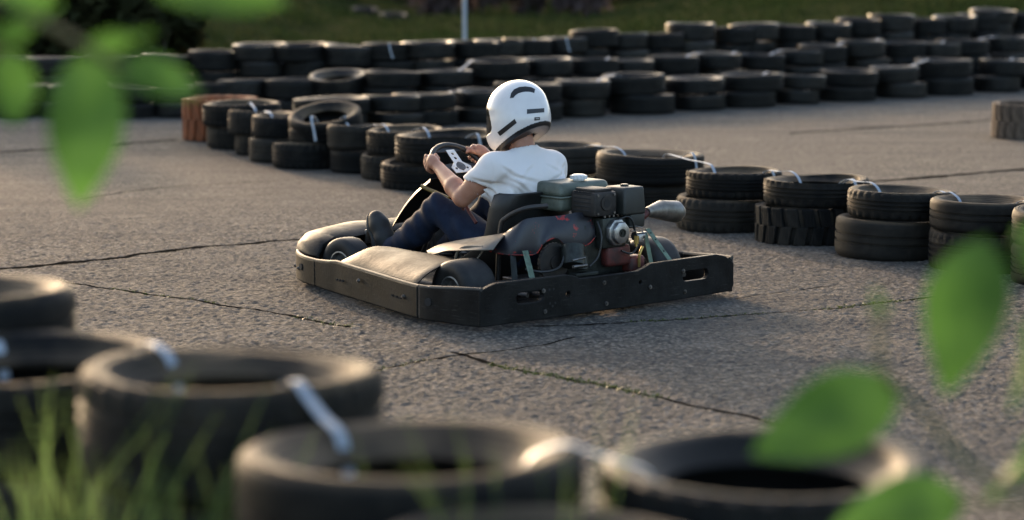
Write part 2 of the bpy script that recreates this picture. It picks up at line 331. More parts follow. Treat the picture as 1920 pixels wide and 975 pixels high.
class SDF:
    def __init__(s,lo,hi,h):
        s.lo=np.array(lo,float); s.h=h; s.n=np.ceil((np.array(hi)-s.lo)/h).astype(int)+1
        s.V=np.full(s.n,.5,np.float32)
        s.ax=[s.lo[i]+h*np.arange(s.n[i]) for i in range(3)]
    def grid(s,sl=None):
        a=[s.ax[i][sl[i]] if sl else s.ax[i] for i in range(3)]
        return np.meshgrid(*a,indexing='ij')
    def _sl(s,lo,hi):
        o=[]
        for i in range(3):
            a=int(max(0,math.floor((lo[i]-s.lo[i])/s.h))); b=int(min(s.n[i],math.ceil((hi[i]-s.lo[i])/s.h)+1)); o.append(slice(a,max(b,a)))
        return tuple(o)
    def put(s,d,sl,k):
        v=s.V[sl]; hh=np.clip(.5+.5*(v-d)/k,0,1); s.V[sl]=v*(1-hh)+d*hh-k*hh*(1-hh)
    def cone(s,a,b,ra,rb,k=.02,sq=(1,1,1)):
        a=np.array(a,float); b=np.array(b,float); m=max(ra,rb)*1.3+k+3*s.h+.02
        sl=s._sl(np.minimum(a,b)-m,np.maximum(a,b)+m)
        X,Y,Z=s.grid(sl); 
        if X.size==0: return
        q=np.array(sq,float); px,py,pz=(X-a[0])/q[0],(Y-a[1])/q[1],(Z-a[2])/q[2]; ba=(b-a)/q
        t=np.clip((px*ba[0]+py*ba[1]+pz*ba[2])/max(ba@ba,1e-9),0,1)
        d=(np.sqrt((px-t*ba[0])**2+(py-t*ba[1])**2+(pz-t*ba[2])**2)-(ra+(rb-ra)*t))*q.min()
        s.put(d,sl,k)
    def chain(s,pts,k=.02):
        for (a,ra),(b,rb) in zip(pts,pts[1:]): s.cone(a,b,ra,rb,k)
    def ell(s,c,r,k=.02,rot=None):
        c=np.array(c,float); r=np.array(r,float); m=r.max()+k+3*s.h
        sl=s._sl(c-m,c+m); X,Y,Z=s.grid(sl); P=np.stack([X-c[0],Y-c[1],Z-c[2]],-1)
        if rot is not None: P=P@np.array(rot)
        k0=np.sqrt(((P/r)**2).sum(-1)); k1=np.sqrt(((P/(r*r))**2).sum(-1))+1e-9
        s.put(k0*(k0-1)/k1,sl,k)
    def mesh(s,name,m):
        v,f=snet(s.V,s.lo,s.h); return mesh_of(name,v,f,m,True,180)

# ------------------------------------------------------------------ ground
S=1500
g=ob('ground',mesh_of('ground',[(-S,-60,0),(S,-60,0),(S,S,0),(-S,S,0)],[(0,1,2,3)],M['asphalt'],False)); tag(g,kind='structure',label='worn coarse grey brown asphalt of the kart track')
def row_A(x): return 22.6+.78*x if x>-1.6 else 21.35
def row_B(x): return 23.65+.78*x if x>-1 else 22.87-.1*(x+1)
def row_C(x): return 24.65+.78*x if x>-1 else 23.87-.1*(x+1)
def field_z(x,y):
    d=y-row_C(max(min(x,14),-14))
    z=.02+.25*min(max((d-2)/14,0),1)*(.5+.5*mnoise.noise(Vector((x*.12,y*.12,3))))
    if x>1.5: z+=min((x-1.5)/5,1)*.055*max(d-3.2,0)
    z+=max(d-30,0)*.03
    if x<-3: z+=min((-3-x)/4,1)*.10*max(min(d-1.2,14),0)
    return z
xs=np.concatenate([np.linspace(-160,-18,10),np.linspace(-16,22,58),np.linspace(26,180,10)])
ds=np.concatenate([np.linspace(.45,30,40),np.geomspace(34,700,14)])
v=[];f=[]
for x in xs:
    y0=row_C(max(min(x,14),-14))
    for d in ds: v.append((x,y0+d,field_z(x,y0+d) if d>.5 else -.05))
nd=len(ds)
for i in range(len(xs)-1):
    for j in range(nd-1): f.append((i*nd+j,(i+1)*nd+j,(i+1)*nd+j+1,i*nd+j+1))
tag(ob('grass_field',mesh_of('grass_field',v,f,M['field'],True,180)),kind='structure',label='rough grassy slope behind the far tyre wall')
v=[(-6,-40,.004),(6,-40,.004),(6,3.1,.004),(-6,3.1,.004)]
tag(ob('verge',mesh_of('verge',v,[(0,1,2,3)],M['verge'],False)),kind='structure',label='earthy verge at the edge of the asphalt')

# cracks and slab joints (thin irregular strips), moss growing in some of them
moss_v=[];moss_f=[];crack_pts=[]
def crack(pts,wd=.014,moss=0,jag=.03):
    P=smooth_path([atz(x,y,.004) for x,y in pts],26); vv=[];ff=[]
    for i,p in enumerate(P):
        d=(P[min(i+1,len(P)-1)]-P[max(i-1,0)]); d.z=0; d.normalize(); s=Vector((-d.y,d.x,0))
        j=mnoise.noise(p*3.1)*jag+mnoise.noise(p*11)*jag*.5
        w_=wd*(.45+1.1*abs(mnoise.noise(p*5+Vector((7,0,0)))))*(.5 if i in(0,len(P)-1) else 1)
        c=p+s*j; crack_pts.append((c.x,c.y,w_)); vv+= [c+s*w_,c-s*w_*(.6+.8*random.random())]
        if moss and mnoise.noise(p*1.7+Vector((3,9,0)))>-.12:
            for _ in range(int(moss)):
                b=c+s*random.gauss(0,wd*1.3)+d*random.uniform(-.06,.06); hgt=random.uniform(.003,.011); a=random.uniform(0,6.28); u=Vector((math.cos(a),math.sin(a),0))*.005; k=len(moss_v)
                moss_v.extend([b-u,b+u,b+Vector((random.gauss(0,.012),random.gauss(0,.012),hgt))]); moss_f.append((k,k+1,k+2))
    for i in range(len(P)-1): ff.append((2*i,2*i+1,2*i+3,2*i+2))
    ob('crack',mesh_of('crack',vv,ff,M['crack'],False),g)
crack([(-60,508),(140,492),(330,468),(470,456),(575,448)],.045,0,.05)
crack([(120,528),(260,548),(420,572),(560,595),(660,612)],.016,2,.03)
crack([(700,695),(770,682),(850,668),(960,655),(1080,632)],.013,1)
crack([(850,660),(930,685),(1060,710),(1180,732),(1300,760),(1420,785),(1560,822),(1700,860)],.017,7,.03)
crack([(1000,612),(1190,603),(1420,588),(1560,578),(1680,565),(1800,552)],.014,4)
crack([(1380,560),(1480,545),(1560,535)],.006)
crack([(-40,288),(150,275),(330,262)],.05)
crack([(150,372),(300,352),(420,345),(520,338)],.014)
crack([(1480,250),(1620,240),(1760,232),(1900,222)],.03)
crack([(1560,345),(1700,335),(1930,316)],.05)
crack([(380,372),(470,366),(545,362)],.006)
me=mesh_of('moss',moss_v,moss_f,M['moss'],False); tag(ob('moss',me),label='green moss and tiny weeds in the asphalt cracks',cat='moss',kind='stuff')
# coarse stony relief of the asphalt in the stretch round the kart (stones as geometry)
def relief():
    ny,nx=800,560; Yv=7.2*(17.5/7.2)**np.linspace(0,1,ny); U=np.linspace(-1,1,nx)
    Yg=np.repeat(Yv[:,None],nx,1); Xg=U[None,:]*(.222*Yg+.25)
    def hsh(i,j,k): 
        v_=np.sin(i*127.1+j*311.7+k*74.7)*43758.5453; return v_-np.floor(v_)
    def worley(c):
        gx,gy=Xg/c,Yg/c; ix,iy=np.floor(gx),np.floor(gy); best=np.full(Xg.shape,9.); hid=np.zeros(Xg.shape)
        for a in (-1,0,1):
            for b in (-1,0,1):
                px,py=ix+a+hsh(ix+a,iy+b,1),iy+b+hsh(ix+a,iy+b,2); d=np.hypot(gx-px,gy-py); m_=d<best; best=np.where(m_,d,best); hid=np.where(m_,hsh(ix+a,iy+b,3),hid)
        return best,hid
    d1,h1=worley(.024); d2,h2=worley(.05)
    z=.0085*np.clip(1.15-d1*1.25,0,1)**.7*(.25+.75*h1)*(h1>.12)+.0025*(h2-.3)*np.clip(1.2-d2,0,1)
    e=np.minimum(np.minimum((Yg-7.2)/.5,(17.5-Yg)/3.5),(1-np.abs(U)[None,:])/.03); z=.0006+np.clip(z,0,1)*np.clip(e,0,1)
    for cx,cy,w_ in crack_pts:
        if not 7.2<cy<17.5: continue
        i0,i1=np.searchsorted(Yv,(cy-.09,cy+.09)); half=.222*cy+.25; j0=int((cx-.09+half)/(2*half)*(nx-1)); j1=int((cx+.09+half)/(2*half)*(nx-1))+2
        if j1<=0 or j0>=nx: continue
        sl=(slice(i0,i1),slice(max(j0,0),j1)); d=np.hypot(Xg[sl]-cx,Yg[sl]-cy); z[sl]=np.minimum(z[sl],.0006+np.clip((d-w_*1.0)/.02,0,1)*.012)
    z[0,:]=z[-1,:]=-.002; z[:,0]=z[:,-1]=-.002
    me=bpy.data.meshes.new('asphalt_stones'); n=nx*ny; me.vertices.add(n); me.vertices.foreach_set('co',np.stack([Xg,Yg,z],-1).astype(np.float32).ravel())
    I=np.arange(n).reshape(ny,nx); q=np.stack([I[:-1,:-1],I[:-1,1:],I[1:,1:],I[1:,:-1]],-1).reshape(-1,4); nf=len(q)
    me.loops.add(nf*4); me.loops.foreach_set('vertex_index',q.ravel().astype(np.int32)); me.polygons.add(nf); me.polygons.foreach_set('loop_start',np.arange(nf,dtype=np.int32)*4); me.polygons.foreach_set('loop_total',np.full(nf,4,np.int32))
    me.update(calc_edges=True); me.validate(); me.materials.append(M['asphalt']); me.polygons.foreach_set('use_smooth',[True]*nf); return me
tag(ob('asphalt_stones',relief(),g),kind='stuff')
# loose grit on the asphalt
gv=[];gf=[]
for i in range(2600):
    px,py=random.uniform(-20,1940),random.triangular(430,960,640); p=atz(px,py,0); r=random.uniform(.0025,.007); k=len(gv)
    for a in range(4): gv.append((p[0]+r*math.cos(a*1.57+i),p[1]+r*math.sin(a*1.57+i)*random.uniform(.6,1),0.001))
    gv.append((p[0]+random.gauss(0,r*.3),p[1]+random.gauss(0,r*.3),r*random.uniform(.6,1.1)))
    for a in range(4): gf.append((k+a,k+(a+1)%4,k+4))
M['grit']=mat('grit',(.09,.085,.078),.9,var=(.2,.185,.165),vscale=60)
tag(ob('gravel',mesh_of('gravel',gv,gf,M['grit'],False)),label='loose grit scattered on the asphalt',cat='gravel',kind='stuff')

# ------------------------------------------------------------------ tyres (lying flat, base at z=0)
def tyre_data(name,R=.29,rb=.178,w=.19,grooves=3,seg=96,blocks=True,seed=0,sag=.006,m='rubber'):
    r_=random.Random(seed)
    half=[(R-.034,w*.995),(R-.055,w*.965),(rb+.045,w*.86),(rb+.016,w*.775),(rb,w*.72),(rb+.004,w*.665),(rb+.03,w*.75),(R-.055,w*.86),(R-.022,w*.76),(R-.017,w*.5)]
    sh=[(R-.001,w*.82),(R-.004,w*.90),(R-.010,w*.96),(R-.020,w*.993)]
    tread=[]; zs=np.linspace(w*.2,w*.8,grooves+2)
    for i,z in enumerate(zs):
        if 0<i<len(zs)-1: tread+= [(R,z-.0075),(R-.010,z-.005),(R-.010,z+.005),(R,z+.0075)]
        elif i==0: tread.append((R-.001,z+.002))
        else: tread.append((R-.001,z-.002))
    mir=lambda L:[(r,w-z) for r,z in L][::-1]
    prof=mir(half[:-1])[0:]+mir(sh)+tread+sh+half
    prof=prof[::-1]
    v,f=lathe(prof,seg); n=len(prof); out=[]
    ph=[r_.uniform(0,6.28) for _ in range(6)]; ov=r_.uniform(.0,.022)
    for i,(x,y,z) in enumerate(v):
        a=2*math.pi*(i//n)/seg; r=math.hypot(x,y)
        if blocks and (i//n)%3==0 and r>R-.012 and (z<w*.3 or z>w*.7): r-=.009
        r*=1+ov*math.cos(2*(a-ph[0]))+.004*math.sin(3*a+ph[1])
        if z>w*.9: z-=sag*(1+math.sin(a+ph[2])+.6*math.sin(2*a+ph[3]))*(1.15-r/R*.3)
        out.append((r*math.cos(a),r*math.sin(a),z))
    return mesh_of(name,out,f,M[m],True,32)
TY=[tyre_data('car_tyre',.29,.178,.19,3,96,True,1),tyre_data('car_tyre',.29,.182,.19,4,96,True,2,.010),tyre_data('car_tyre',.29,.170,.19,2,96,False,3,.004),
    tyre_data('car_tyre',.29,.185,.19,3,96,True,4,.014),tyre_data('car_tyre',.29,.175,.19,4,96,False,5,.008)]
TCLEAN=tyre_data('clean_tyre',.29,.178,.19,3,96,True,21,.008,'rubber_clean')
TFAR=[tyre_data('far_tyre',.29,.178,.19,3,48,False,11+i,.010,'rubber_far' if i%2 else 'rubber_clean') for i in range(4)]
LUG={}
def lug_tyre(name,m):
    me=tyre_data(name,.275,.178,.19,0,72,False,9,.004,m); lm=[]
    for s in (0,1):
        bm=bmesh.new(); box(bm,(-.016,-.034,-.047),(.016,.034,.047),.006,2)
        for v_ in bm.verts: v_.co.y+=(v_.co.z)*(.22 if s else -.22)
        l_=bpy.data.meshes.new('tread_lug'); bm.to_mesh(l_); bm.free(); l_.materials.append(M[m]); lm.append(l_)
    return me,lm
def tyre(x,y,z,D,h,label,group,data=None,tilt=None,lug=None,cat='tyre',name='tyre'):
    if lug: me,lm=lug_tyre(name,lug)
    else: me=data
    o=ob(name,me); sxy=D/.58
    o.location=(x,y,z); o.scale=(sxy,sxy,h/.19); o.rotation_euler=(random.gauss(0,.012),random.gauss(0,.012),random.uniform(0,6.28))
    if tilt: o.rotation_euler=tilt
    if lug:
        N=19
        for i in range(N):
            for s in (0,1):
                a=2*math.pi*(i+.5*s)/N; c=ob('tread_lug',lm[s],o); c.location=(.271*math.cos(a),.271*math.sin(a),.050 if s else .140); c.rotation_euler=(0,0,a)
    return tag(o,label,cat,group)

# near barrier of paired tyres curving past the kart: (bottom xl,xr,base y, height), (top xl,xr,height)
ORD=['first','second','third','fourth','fifth','sixth','seventh','eighth','ninth','tenth','eleventh','twelfth','thirteenth','fourteenth','fifteenth']
CH=[((388,520,282,.19),(380,527,.20)),((440,552,294,.17),(427,550,.19)),((466,590,307,.19),(470,592,.17)),((509,645,319,.20),None),
    ((618,735,327,.18),(613,740,.18)),((675,810,341,.19),(687,835,.185)),((714,880,360,.19),(742,935,.205)),((850,1010,369,.18),(840,1000,.16)),((965,1130,384,.19),(975,1134,.19)),
    ((1108,1300,404,.19),(1118,1322,.19)),((1267,1450,440,.20),(1287,1470,.165)),((1418,1610,464,.215),(1437,1632,.16)),((1569,1770,493,.22),(1592,1797,.155)),
    ((1748,1955,517,.21),(1750,1950,.165)),((1905,2110,545,.21),(1906,2110,.17))]
tops=[]
for i,(b,t) in enumerate(CH):
    xl,xr,yb,h=b; p=atz((xl+xr)/2,yb); rr=(xr-xl)/2/F*p[1]/cP*1.01; cy=p[1]+rr; cx=(xr+xl-1920)/2/F*(cy+.0)
    cx=((xl+xr)/2-960)/F*(cy*cP)*1.01
    lugged=i==11
    tyre(cx,cy,0,rr*2,h,('lower chunky lugged truck tyre of the ' if lugged else 'lower tyre of the ')+ORD[i]+' pair after the orange tyre in the barrier','barrier of paired tyres behind the kart',TY[i%5],lug='rubber' if lugged else None)
    if t:
        tx=((t[0]+t[1])/2-960)/F*cy; tD=(t[1]-t[0])/F*cy
        tyre(tx,cy+random.uniform(-.02,.02),h-.004,tD,t[2],'upper tyre of the '+ORD[i]+' pair after the orange tyre in the barrier','barrier of paired tyres behind the kart',TY[(i*2+1)%5]); tops.append((tx,cy,h+t[2],tD/2,t[2]))
    else:
        tx=(612-960)/F*cy
        tyre(tx,cy+.04,h+.055,.56,.17,'loose tyre leaning at a slant on top of the barrier near the orange tyre','barrier of paired tyres behind the kart',TY[2],tilt=(R_(3),R_(-16),1)); tops.append((tx,cy,h+.2,.28,.17))
        tyre(tx-.06,cy+.01,h-.004,.46,.10,'flattened thin tyre under the slanting tyre in the barrier','barrier of paired tyres behind the kart',TY[4])
p=atz(405,267); tyre(p[0],p[1]+.32,0,.66,.37,'wide tyre painted faded orange at the end of the barrier',None,lug='rubber_orange')
p=atz(1932,263); tyre(p[0],p[1]+.28,0,.56,.31,'lone muddy brown lugged tyre standing apart on open asphalt',None,lug='rubber_brown')

# far tyre wall: three rows of stacks, given by left edge and top in the photograph
A_=[(550,180),(675,182),(740,171),(850,168),(927,149),(1041,143),(1134,133),(1245,139),(1341,132),(1447,134),(1532,126),(1633,118),(1718,105),(1827,105),(1907,108)]
B_=[(-40,166),(75,167),(180,166),(290,158),(365,150),(420,143),(492,141),(585,132),(682,127),(777,125),(870,106),(977,103),(1060,104),(1134,106),(1214,98),(1300,93),(1373,95),(1447,88),(1500,78),(1572,69),(1641,73),(1697,74),(1761,68),(1846,63),(1915,62)]
C_=[(-50,104),(60,101),(160,100),(270,97),(362,89),(442,76),(530,76),(605,78),(680,75),(752,72),(828,71),(885,69),(950,66),(1010,64),(1054,50),(1126,56),(1191,56),(1245,38),(1325,45),(1362,38),(1440,40),(1500,37),(1562,29),(1628,21),(1692,29),(1740,24),(1790,20),(1815,12),(1872,18),(1930,20)]
far_tops=[]
NTH=ORD+['sixteenth','seventeenth','eighteenth','nineteenth','twentieth','twenty-first','twenty-second','twenty-third']
for rn,rows,fy,hh in (('front',A_,row_A,.195),('middle',B_,row_B,.18),('rear',C_,row_C,.19)):
    for i,(xl,yt) in enumerate(rows):
        xn=rows[i+1][0] if i+1<len(rows) else xl+90
        Y=fy(0); D=.6
        for _ in range(5):
            X=((xl-960)/F*Y)+D/2; Y=fy(X); D=min(max((xn-xl)/F*Y*1.12,.54),.66)
        X=((xl-960)/F*Y)+D/2; s=F/Y
        zt=H-(yt+3+114)/s
        n=max(2,round(zt/hh)); h=min(max(zt/n,.15),.225)
        if rn=='front': n=2
        ip=sum(1 for q in rows if q[0]<840)-1
        for k in range(n):
            tier='top' if k==n-1 else ('bottom','second','third','fourth')[k]
            if rn=='front': lab=f'{tier} tyre, front row of far wall, {NTH[i]} stack from the barrier end'
            elif i==ip: lab=f'{tier} tyre, {rn} row of far wall, stack in line with the pole'
            else: lab=f'{tier} tyre, {rn} row of far wall, {NTH[abs(i-ip)-1]} stack from the pole '+('away from' if i>ip else 'towards')+' the hedge'
            tl=(random.gauss(0,.018),random.gauss(0,.018),random.uniform(0,6)); dx=0
            if rn=='middle' and xl==585 and k==n-1: tl=(R_(2),R_(-8),1.)
            tyre(X+random.gauss(0,.028),Y+random.gauss(0,.028),k*h,D*random.uniform(.97,1.06),h*1.03,lab,f'{rn} row of the far tyre wall',TFAR[(i+k*2)%4],tilt=tl)
        far_tops.append((X,Y,n*h,D/2,h,rn))
# half sunk tyres out on the grass
for x,y in ((595,19),(683,35),(737,43)):
    p=atz(x,y+4,.0); z=field_z(p[0],p[1])
    tyre(p[0],p[1],z-.05,.58,.19,'stray dark tyre lying out on the grass behind the tyre wall','stray tyres on the grass',TCLEAN,tilt=(R_(6),R_(4),0))

# near stacks at the camera side, out of focus: centre x, centre y, top height, diameter
NEAR=[(-1.33,5.48,.91,.60,'near stack farthest from the grassy one'),(-1.03,4.98,.845,.60,'near stack behind the dense grass clump'),(-.557,4.57,.895,.60,'near stack tied by two pale straps'),
      (-.19,4.03,.845,.62,'near stack behind the sparse grass blades'),(.45,4.08,.815,.60,'dark near stack beneath the broad leaves'),(.06,3.52,.80,.60,'low near stack before the others')]
near_tops=[]
for i,(x,y,zt,D,lb) in enumerate(NEAR):
    h=zt/4
    for k in range(4):
        tyre(x+random.gauss(0,.008),y+random.gauss(0,.008),k*h,D*random.uniform(.98,1.0),h*1.01,('lowest','second lowest','second highest','topmost')[k]+' tyre of the '+lb,'tyre stacks along the camera side',TCLEAN if i==4 else TY[(i+k*3)%5])
    near_tops.append((x,y,zt,D/2,h))

# ------------------------------------------------------------------ plastic tie straps
def ribbon(name,pts,wd,label,group,th=.002,wdir=None):
    P=smooth_path(pts,7); rows=[]
    for i,p in enumerate(P):
        d=(P[min(i+1,len(P)-1)]-P[max(i-1,0)]).normalized()
        s=Vector(wdir) if wdir else d.cross(Vector((0,0,1)))
        s=(s-d*s.dot(d)).normalized(); rows.append([p-s*wd/2,p+s*wd/2])
    o=sheet(rows,th,name,M['strap']); return tag(o,label,'strap',group)
def tie(a,b,label,group,wd=.018,drop=.06,off=.0,lift=.012):
    ax,ay,az,ar,ah=a[:5]; bx,by,bz,br,bh=b[:5]
    d=Vector((bx-ax,by-ay,0)).normalized(); n=Vector((-d.y,d.x,0))
    A=Vector((ax,ay,0))+n*off; B=Vector((bx,by,0))+n*off
    pts=[A+d*(ar*.60)+Vector((0,0,az-drop)),A+d*(ar*.70)+Vector((0,0,az-.02)),A+d*(ar*.90)+Vector((0,0,az+.005)),
         (A+d*ar+B-d*br)/2+Vector((0,0,(az+bz)/2-.005+lift*.5)),B-d*(br*.90)+Vector((0,0,bz+.005)),B-d*(br*.70)+Vector((0,0,bz-.02)),B-d*(br*.60)+Vector((0,0,bz-drop))]
    return ribbon('strap',pts,wd,label,group,wdir=n)
def hang(t,ang,label,group,wd=.022,down=.14,inside=.05):
    x,y,z,r,h=t[:5]; d=Vector((math.cos(ang),math.sin(ang),0)); c=Vector((x,y,0)); s=Vector((-d.y,d.x,0))
    pts=[c+d*(r*.60)+Vector((0,0,z-inside)),c+d*(r*.75)+Vector((0,0,z-.015)),c+d*(r*.92)+Vector((0,0,z+.006)),c+d*(r*1.01)+Vector((0,0,z-.02)),c+d*(r*1.03)+s*.02+Vector((0,0,z-h*.6)),c+d*(r*1.05)+s*.035+Vector((0,0,z-.02-down))]
    return ribbon('strap',pts,wd,label,group,wdir=s)
for i in range(len(tops)-1):
    if i in (7,): continue
    tie(tops[i],tops[i+1],f'pale plastic strap tying the {ORD[i]} and {ORD[i+1]} barrier pairs together','straps on the barrier',off=random.uniform(-.05,.05))
for i,a in ((3,-1.9),(9,-.7),(10,-.75),(11,-.9),(6,-.9),(1,-1.2)):
    hang(tops[i],a,f'pale strap end hanging down the {ORD[i]} barrier pair','loose strap ends on the barrier',down=.08 if i!=3 else .16)
NL=['strap tying the furthest near stack to its neighbour','bluish strap bent over the tan rimmed near stack','pale strap stretched between the two tan rimmed near stacks','blue strap between the grassy near stack and the dark one']
for i in range(4):
    tie(near_tops[i],near_tops[i+1],NL[i],'straps on the near stacks',wd=.023,drop=.09,lift=.02,off=(.0,.03,.0,-.03)[i])
ft=[t for t in far_tops if t[5]!='rear']; 
for k,i in enumerate((2,5,8,11,13,24,27,29,30,31,33,34,36,37)):
    if i+1<len(ft) and abs(ft[i][0]-ft[i+1][0])<1.2: tie(ft[i],ft[i+1],'small pale strap joining two stacks of the far tyre wall','straps on the far tyre wall',wd=.03,lift=.02)
for i in (52,53,48):
    if i<len(far_tops): hang(far_tops[i],-1.5,'thin pale strap hanging down a stack of the far tyre wall','loose straps on the far tyre wall',wd=.014,down=.12)

# ------------------------------------------------------------------ the go-kart (local: x forward, y left, z up)
kart=empty('go_kart',tuple(k_org),K_ROT); tag(kart,'black rental go-kart with wraparound bumper and rear engine','go-kart')
B=KW
# rear bumper plate
top=[(900,547),(920,536),(930,531.6),(1000,523),(1064,515),(1076,517),(1089,522),(1196,508.6),(1208,503),(1222,494),(1343.5,477),(1360,480),(1370,487)]
outline=[tuple(kp(x,y,'x',0)[1:]) for x,y in top]
outline[0]=(B-.002,outline[0][1])
outline+= [(-B-.002,.17),(-B-.002,.06),(-B+.02,.034),(-.4,.028),(.4,.028),(B-.002,.03)]
holes=[slot2(.512,.136,.165,.05),slot2(-.548,.136,.175,.05),circle2(.30-.02,.125,.014),circle2(-.16-.02,.135,.010)]
bm=bmesh.new(); poly_extrude(bm,outline,holes,lambda y,z:(0,y,z),(.028,0,0))
bmesh.ops.remove_doubles(bm,verts=bm.verts,dist=1e-5)
rear=bm_ob('rear_bumper',bm,M['plastic'],kart,20)
bv=rear.modifiers.new('edge','BEVEL'); bv.width=.004; bv.segments=2; bv.limit_method='ANGLE'; bv.angle_limit=R_(60)
def bolt(p,n,r=.011,parent=kart):
    p=Vector(p); n=Vector(n).normalized(); b=bmesh.new(); cyl(b,p-n*.004,p+n*.003,r,r*.9,14); cyl(b,p+n*.003,p+n*.008,r*.55,r*.5,6); return bm_ob('bolt',b,M['steel'],parent)
for px,py in ((1019,545),(1022,584),(1133,530),(1137,569),(1281,508),(1284,547),(1219,538)):
    q=kp(px,py,'x',0); bolt((-.001,q[1],q[2]),(-1,0,0),parent=rear)
for px,py in ((1030,543),(1038,542),(1031,569),(1041,568),(1036,574)):
    dots=bmesh.new(); q=kp(px,py,'x',0); cyl(dots,(-.0012,q[1],q[2]),(.004,q[1],q[2]),.006,seg=10); bm_ob('drilled_hole',dots,M['lining'],rear)
# side and front bumpers: plan path with bottom and top heights
def bumper(name,plan,parent=kart,th=.022,n=6):
    P=smooth_path([(x,y,0) for x,y,_,_ in plan],n); Zb=smooth_path([(b,t,0) for _,_,b,t in plan],n); rows=[]
    for p,zz in zip(P,Zb):
        b,t=zz.x,zz.y; rows.append([(p.x,p.y,b),(p.x,p.y,b+(t-b)*.12),(p.x,p.y,b+(t-b)*.5),(p.x,p.y,t-.02),(p.x,p.y,t)])
    o=sheet(rows,th,name,M['plastic'],parent,35); bv=o.modifiers.new('edge','BEVEL'); bv.width=.009; bv.segments=3; bv.limit_method='ANGLE'; bv.angle_limit=R_(60)
    bm=bmesh.new(); tube(bm,[(r[4][0]*.994,r[4][1]*.988,r[4][2]-.003) for r in rows],.0095,8,1); bm_ob('sunlit_top_lip',bm,M['sunlit_edge'],o,60); return o  # lip coloured paler in place of sun catching the rounded edge
for s in (1,-1):
    c=lambda L:[(x,s*y,b,t) for x,y,b,t in L]
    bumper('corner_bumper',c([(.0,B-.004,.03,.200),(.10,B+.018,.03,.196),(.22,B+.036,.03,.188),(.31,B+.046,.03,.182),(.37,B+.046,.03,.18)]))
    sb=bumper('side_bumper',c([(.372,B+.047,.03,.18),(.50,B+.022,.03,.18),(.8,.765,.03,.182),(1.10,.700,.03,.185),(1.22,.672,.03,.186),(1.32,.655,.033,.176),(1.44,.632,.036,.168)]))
    for x,z in ((.50,.115),(.95,.13)): 
        y=B+.022-(x-.5)*.205; bolt((x,s*(y+.004),z),(0.18,s,0),parent=sb)
    for x in (.53,.57,.61,1.12,1.15,1.18):
        db=bmesh.new(); y=B+.022-(x-.5)*.205; cyl(db,(x,s*(y-.004),.105),(x,s*(y+.0045),.105),.005,seg=8); bm_ob('drilled_hole',db,M['lining'],sb)
    cb=bmesh.new(); cyl(cb,(.30,s*(B+.03),.115),(.295,s*(B+.0505),.115),.018,seg=18); bm_ob('round_hole',cb,M['lining'],kart)
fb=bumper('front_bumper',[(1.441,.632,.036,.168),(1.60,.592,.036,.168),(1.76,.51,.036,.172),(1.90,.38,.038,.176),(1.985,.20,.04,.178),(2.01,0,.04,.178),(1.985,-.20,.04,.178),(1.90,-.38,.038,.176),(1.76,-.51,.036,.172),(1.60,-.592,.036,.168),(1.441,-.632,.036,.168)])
hb=bmesh.new(); cyl(hb,(1.60,.58,.115),(1.604,.598,.115),.017,seg=16); bm_ob('round_hole',hb,M['lining'],fb)
for x,y,z in ((1.66,.567,.10),(1.80,.482,.09)): bolt((x,y+.004,z),(.5,1,0),.009,fb)
# chassis
bm=bmesh.new()
for s in (1,-1):
    tube(bm,[(.06,s*.33,.12),(.3,s*.33,.10),(.7,s*.32,.075),(1.25,s*.30,.075),(1.62,s*.22,.09),(1.80,s*.20,.12)],.015)
    tube(bm,[(.55,s*.32,.08),(.6,s*.6,.10),(1.05,s*.56,.10),(1.1,s*.31,.08)],.011)
    tube(bm,[(.03,s*.5,.14),(.12,s*.5,.14),(.2,s*.33,.12)],.012)
tube(bm,[(.22,.33,.11),(.22,-.33,.11)],.014); tube(bm,[(.8,.32,.075),(.8,-.32,.075)],.014); tube(bm,[(1.62,.5,.13),(1.60,.2,.10),(1.60,-.2,.10),(1.62,-.5,.13)],.013)
tube(bm,[(1.80,.2,.12),(1.95,.1,.13),(1.95,-.1,.13),(1.80,-.2,.12)],.011)
bm_ob('frame',bm,M['frame'],kart)
bm=bmesh.new(); box(bm,(.82,-.29,.058),(1.74,.29,.064),.002,1); bm_ob('floor_pan',bm,M['steel'],kart)
bm=bmesh.new(); cyl(bm,(.357,-.60,.14),(.357,.60,.14),.02); bm_ob('rear_axle',bm,M['steel'],kart)
# wheels
def wheel(x,y,z,D,wd,steer=0,side=1):
    e=bpy.data.objects.new('wheel',None); link(e,kart); e.location=(x,y,z); e.rotation_euler=(0,0,steer)
    R=D/2; r=.066; h=wd/2
    pr=[(r,h*.86),(r+.012,h*.95),(R-.035,h),(R-.016,h*.94),(R-.004,h*.78),(R,h*.55),(R+.001,0)]
    pr=pr+[(a,-b) for a,b in pr[:-1]][::-1]+[(r,0)]
    v,f=lathe(pr,40,True,'y'); ob('tyre',mesh_of('tyre',v,f,M['kart_tyre'],True,40),e)
    pr=[(r+.003,h*.88),(r-.004,h*.9),(r-.01,h*.5),(.035,h*.35),(.0001,h*.35)]
    v,f=lathe(pr+[(.0001,-h*.3),(.05,-h*.5),(r-.004,-h*.9),(r+.003,-h*.88)],32,False,'y'); ob('rim',mesh_of('rim',v,f,M['rim'],True,40),e)
    b=bmesh.new(); cyl(b,(0,side*h*.3,0),(0,side*h*.62,0),.024,.02,16)
    for k in range(4): a=k*1.571; cyl(b,(.045*math.cos(a),side*h*.3,.045*math.sin(a)),(.045*math.cos(a),side*h*.46,.045*math.sin(a)),.006,seg=8)
    bm_ob('hub',b,M['steel'],e)
wheel(.357,.595,.14,.28,.19); wheel(.357,-.60,.14,.28,.19,0,-1)
wheel(1.44,.43,.13,.265,.125,R_(6)); wheel(1.44,-.43,.13,.265,.125,R_(6),-1)
bm=bmesh.new()
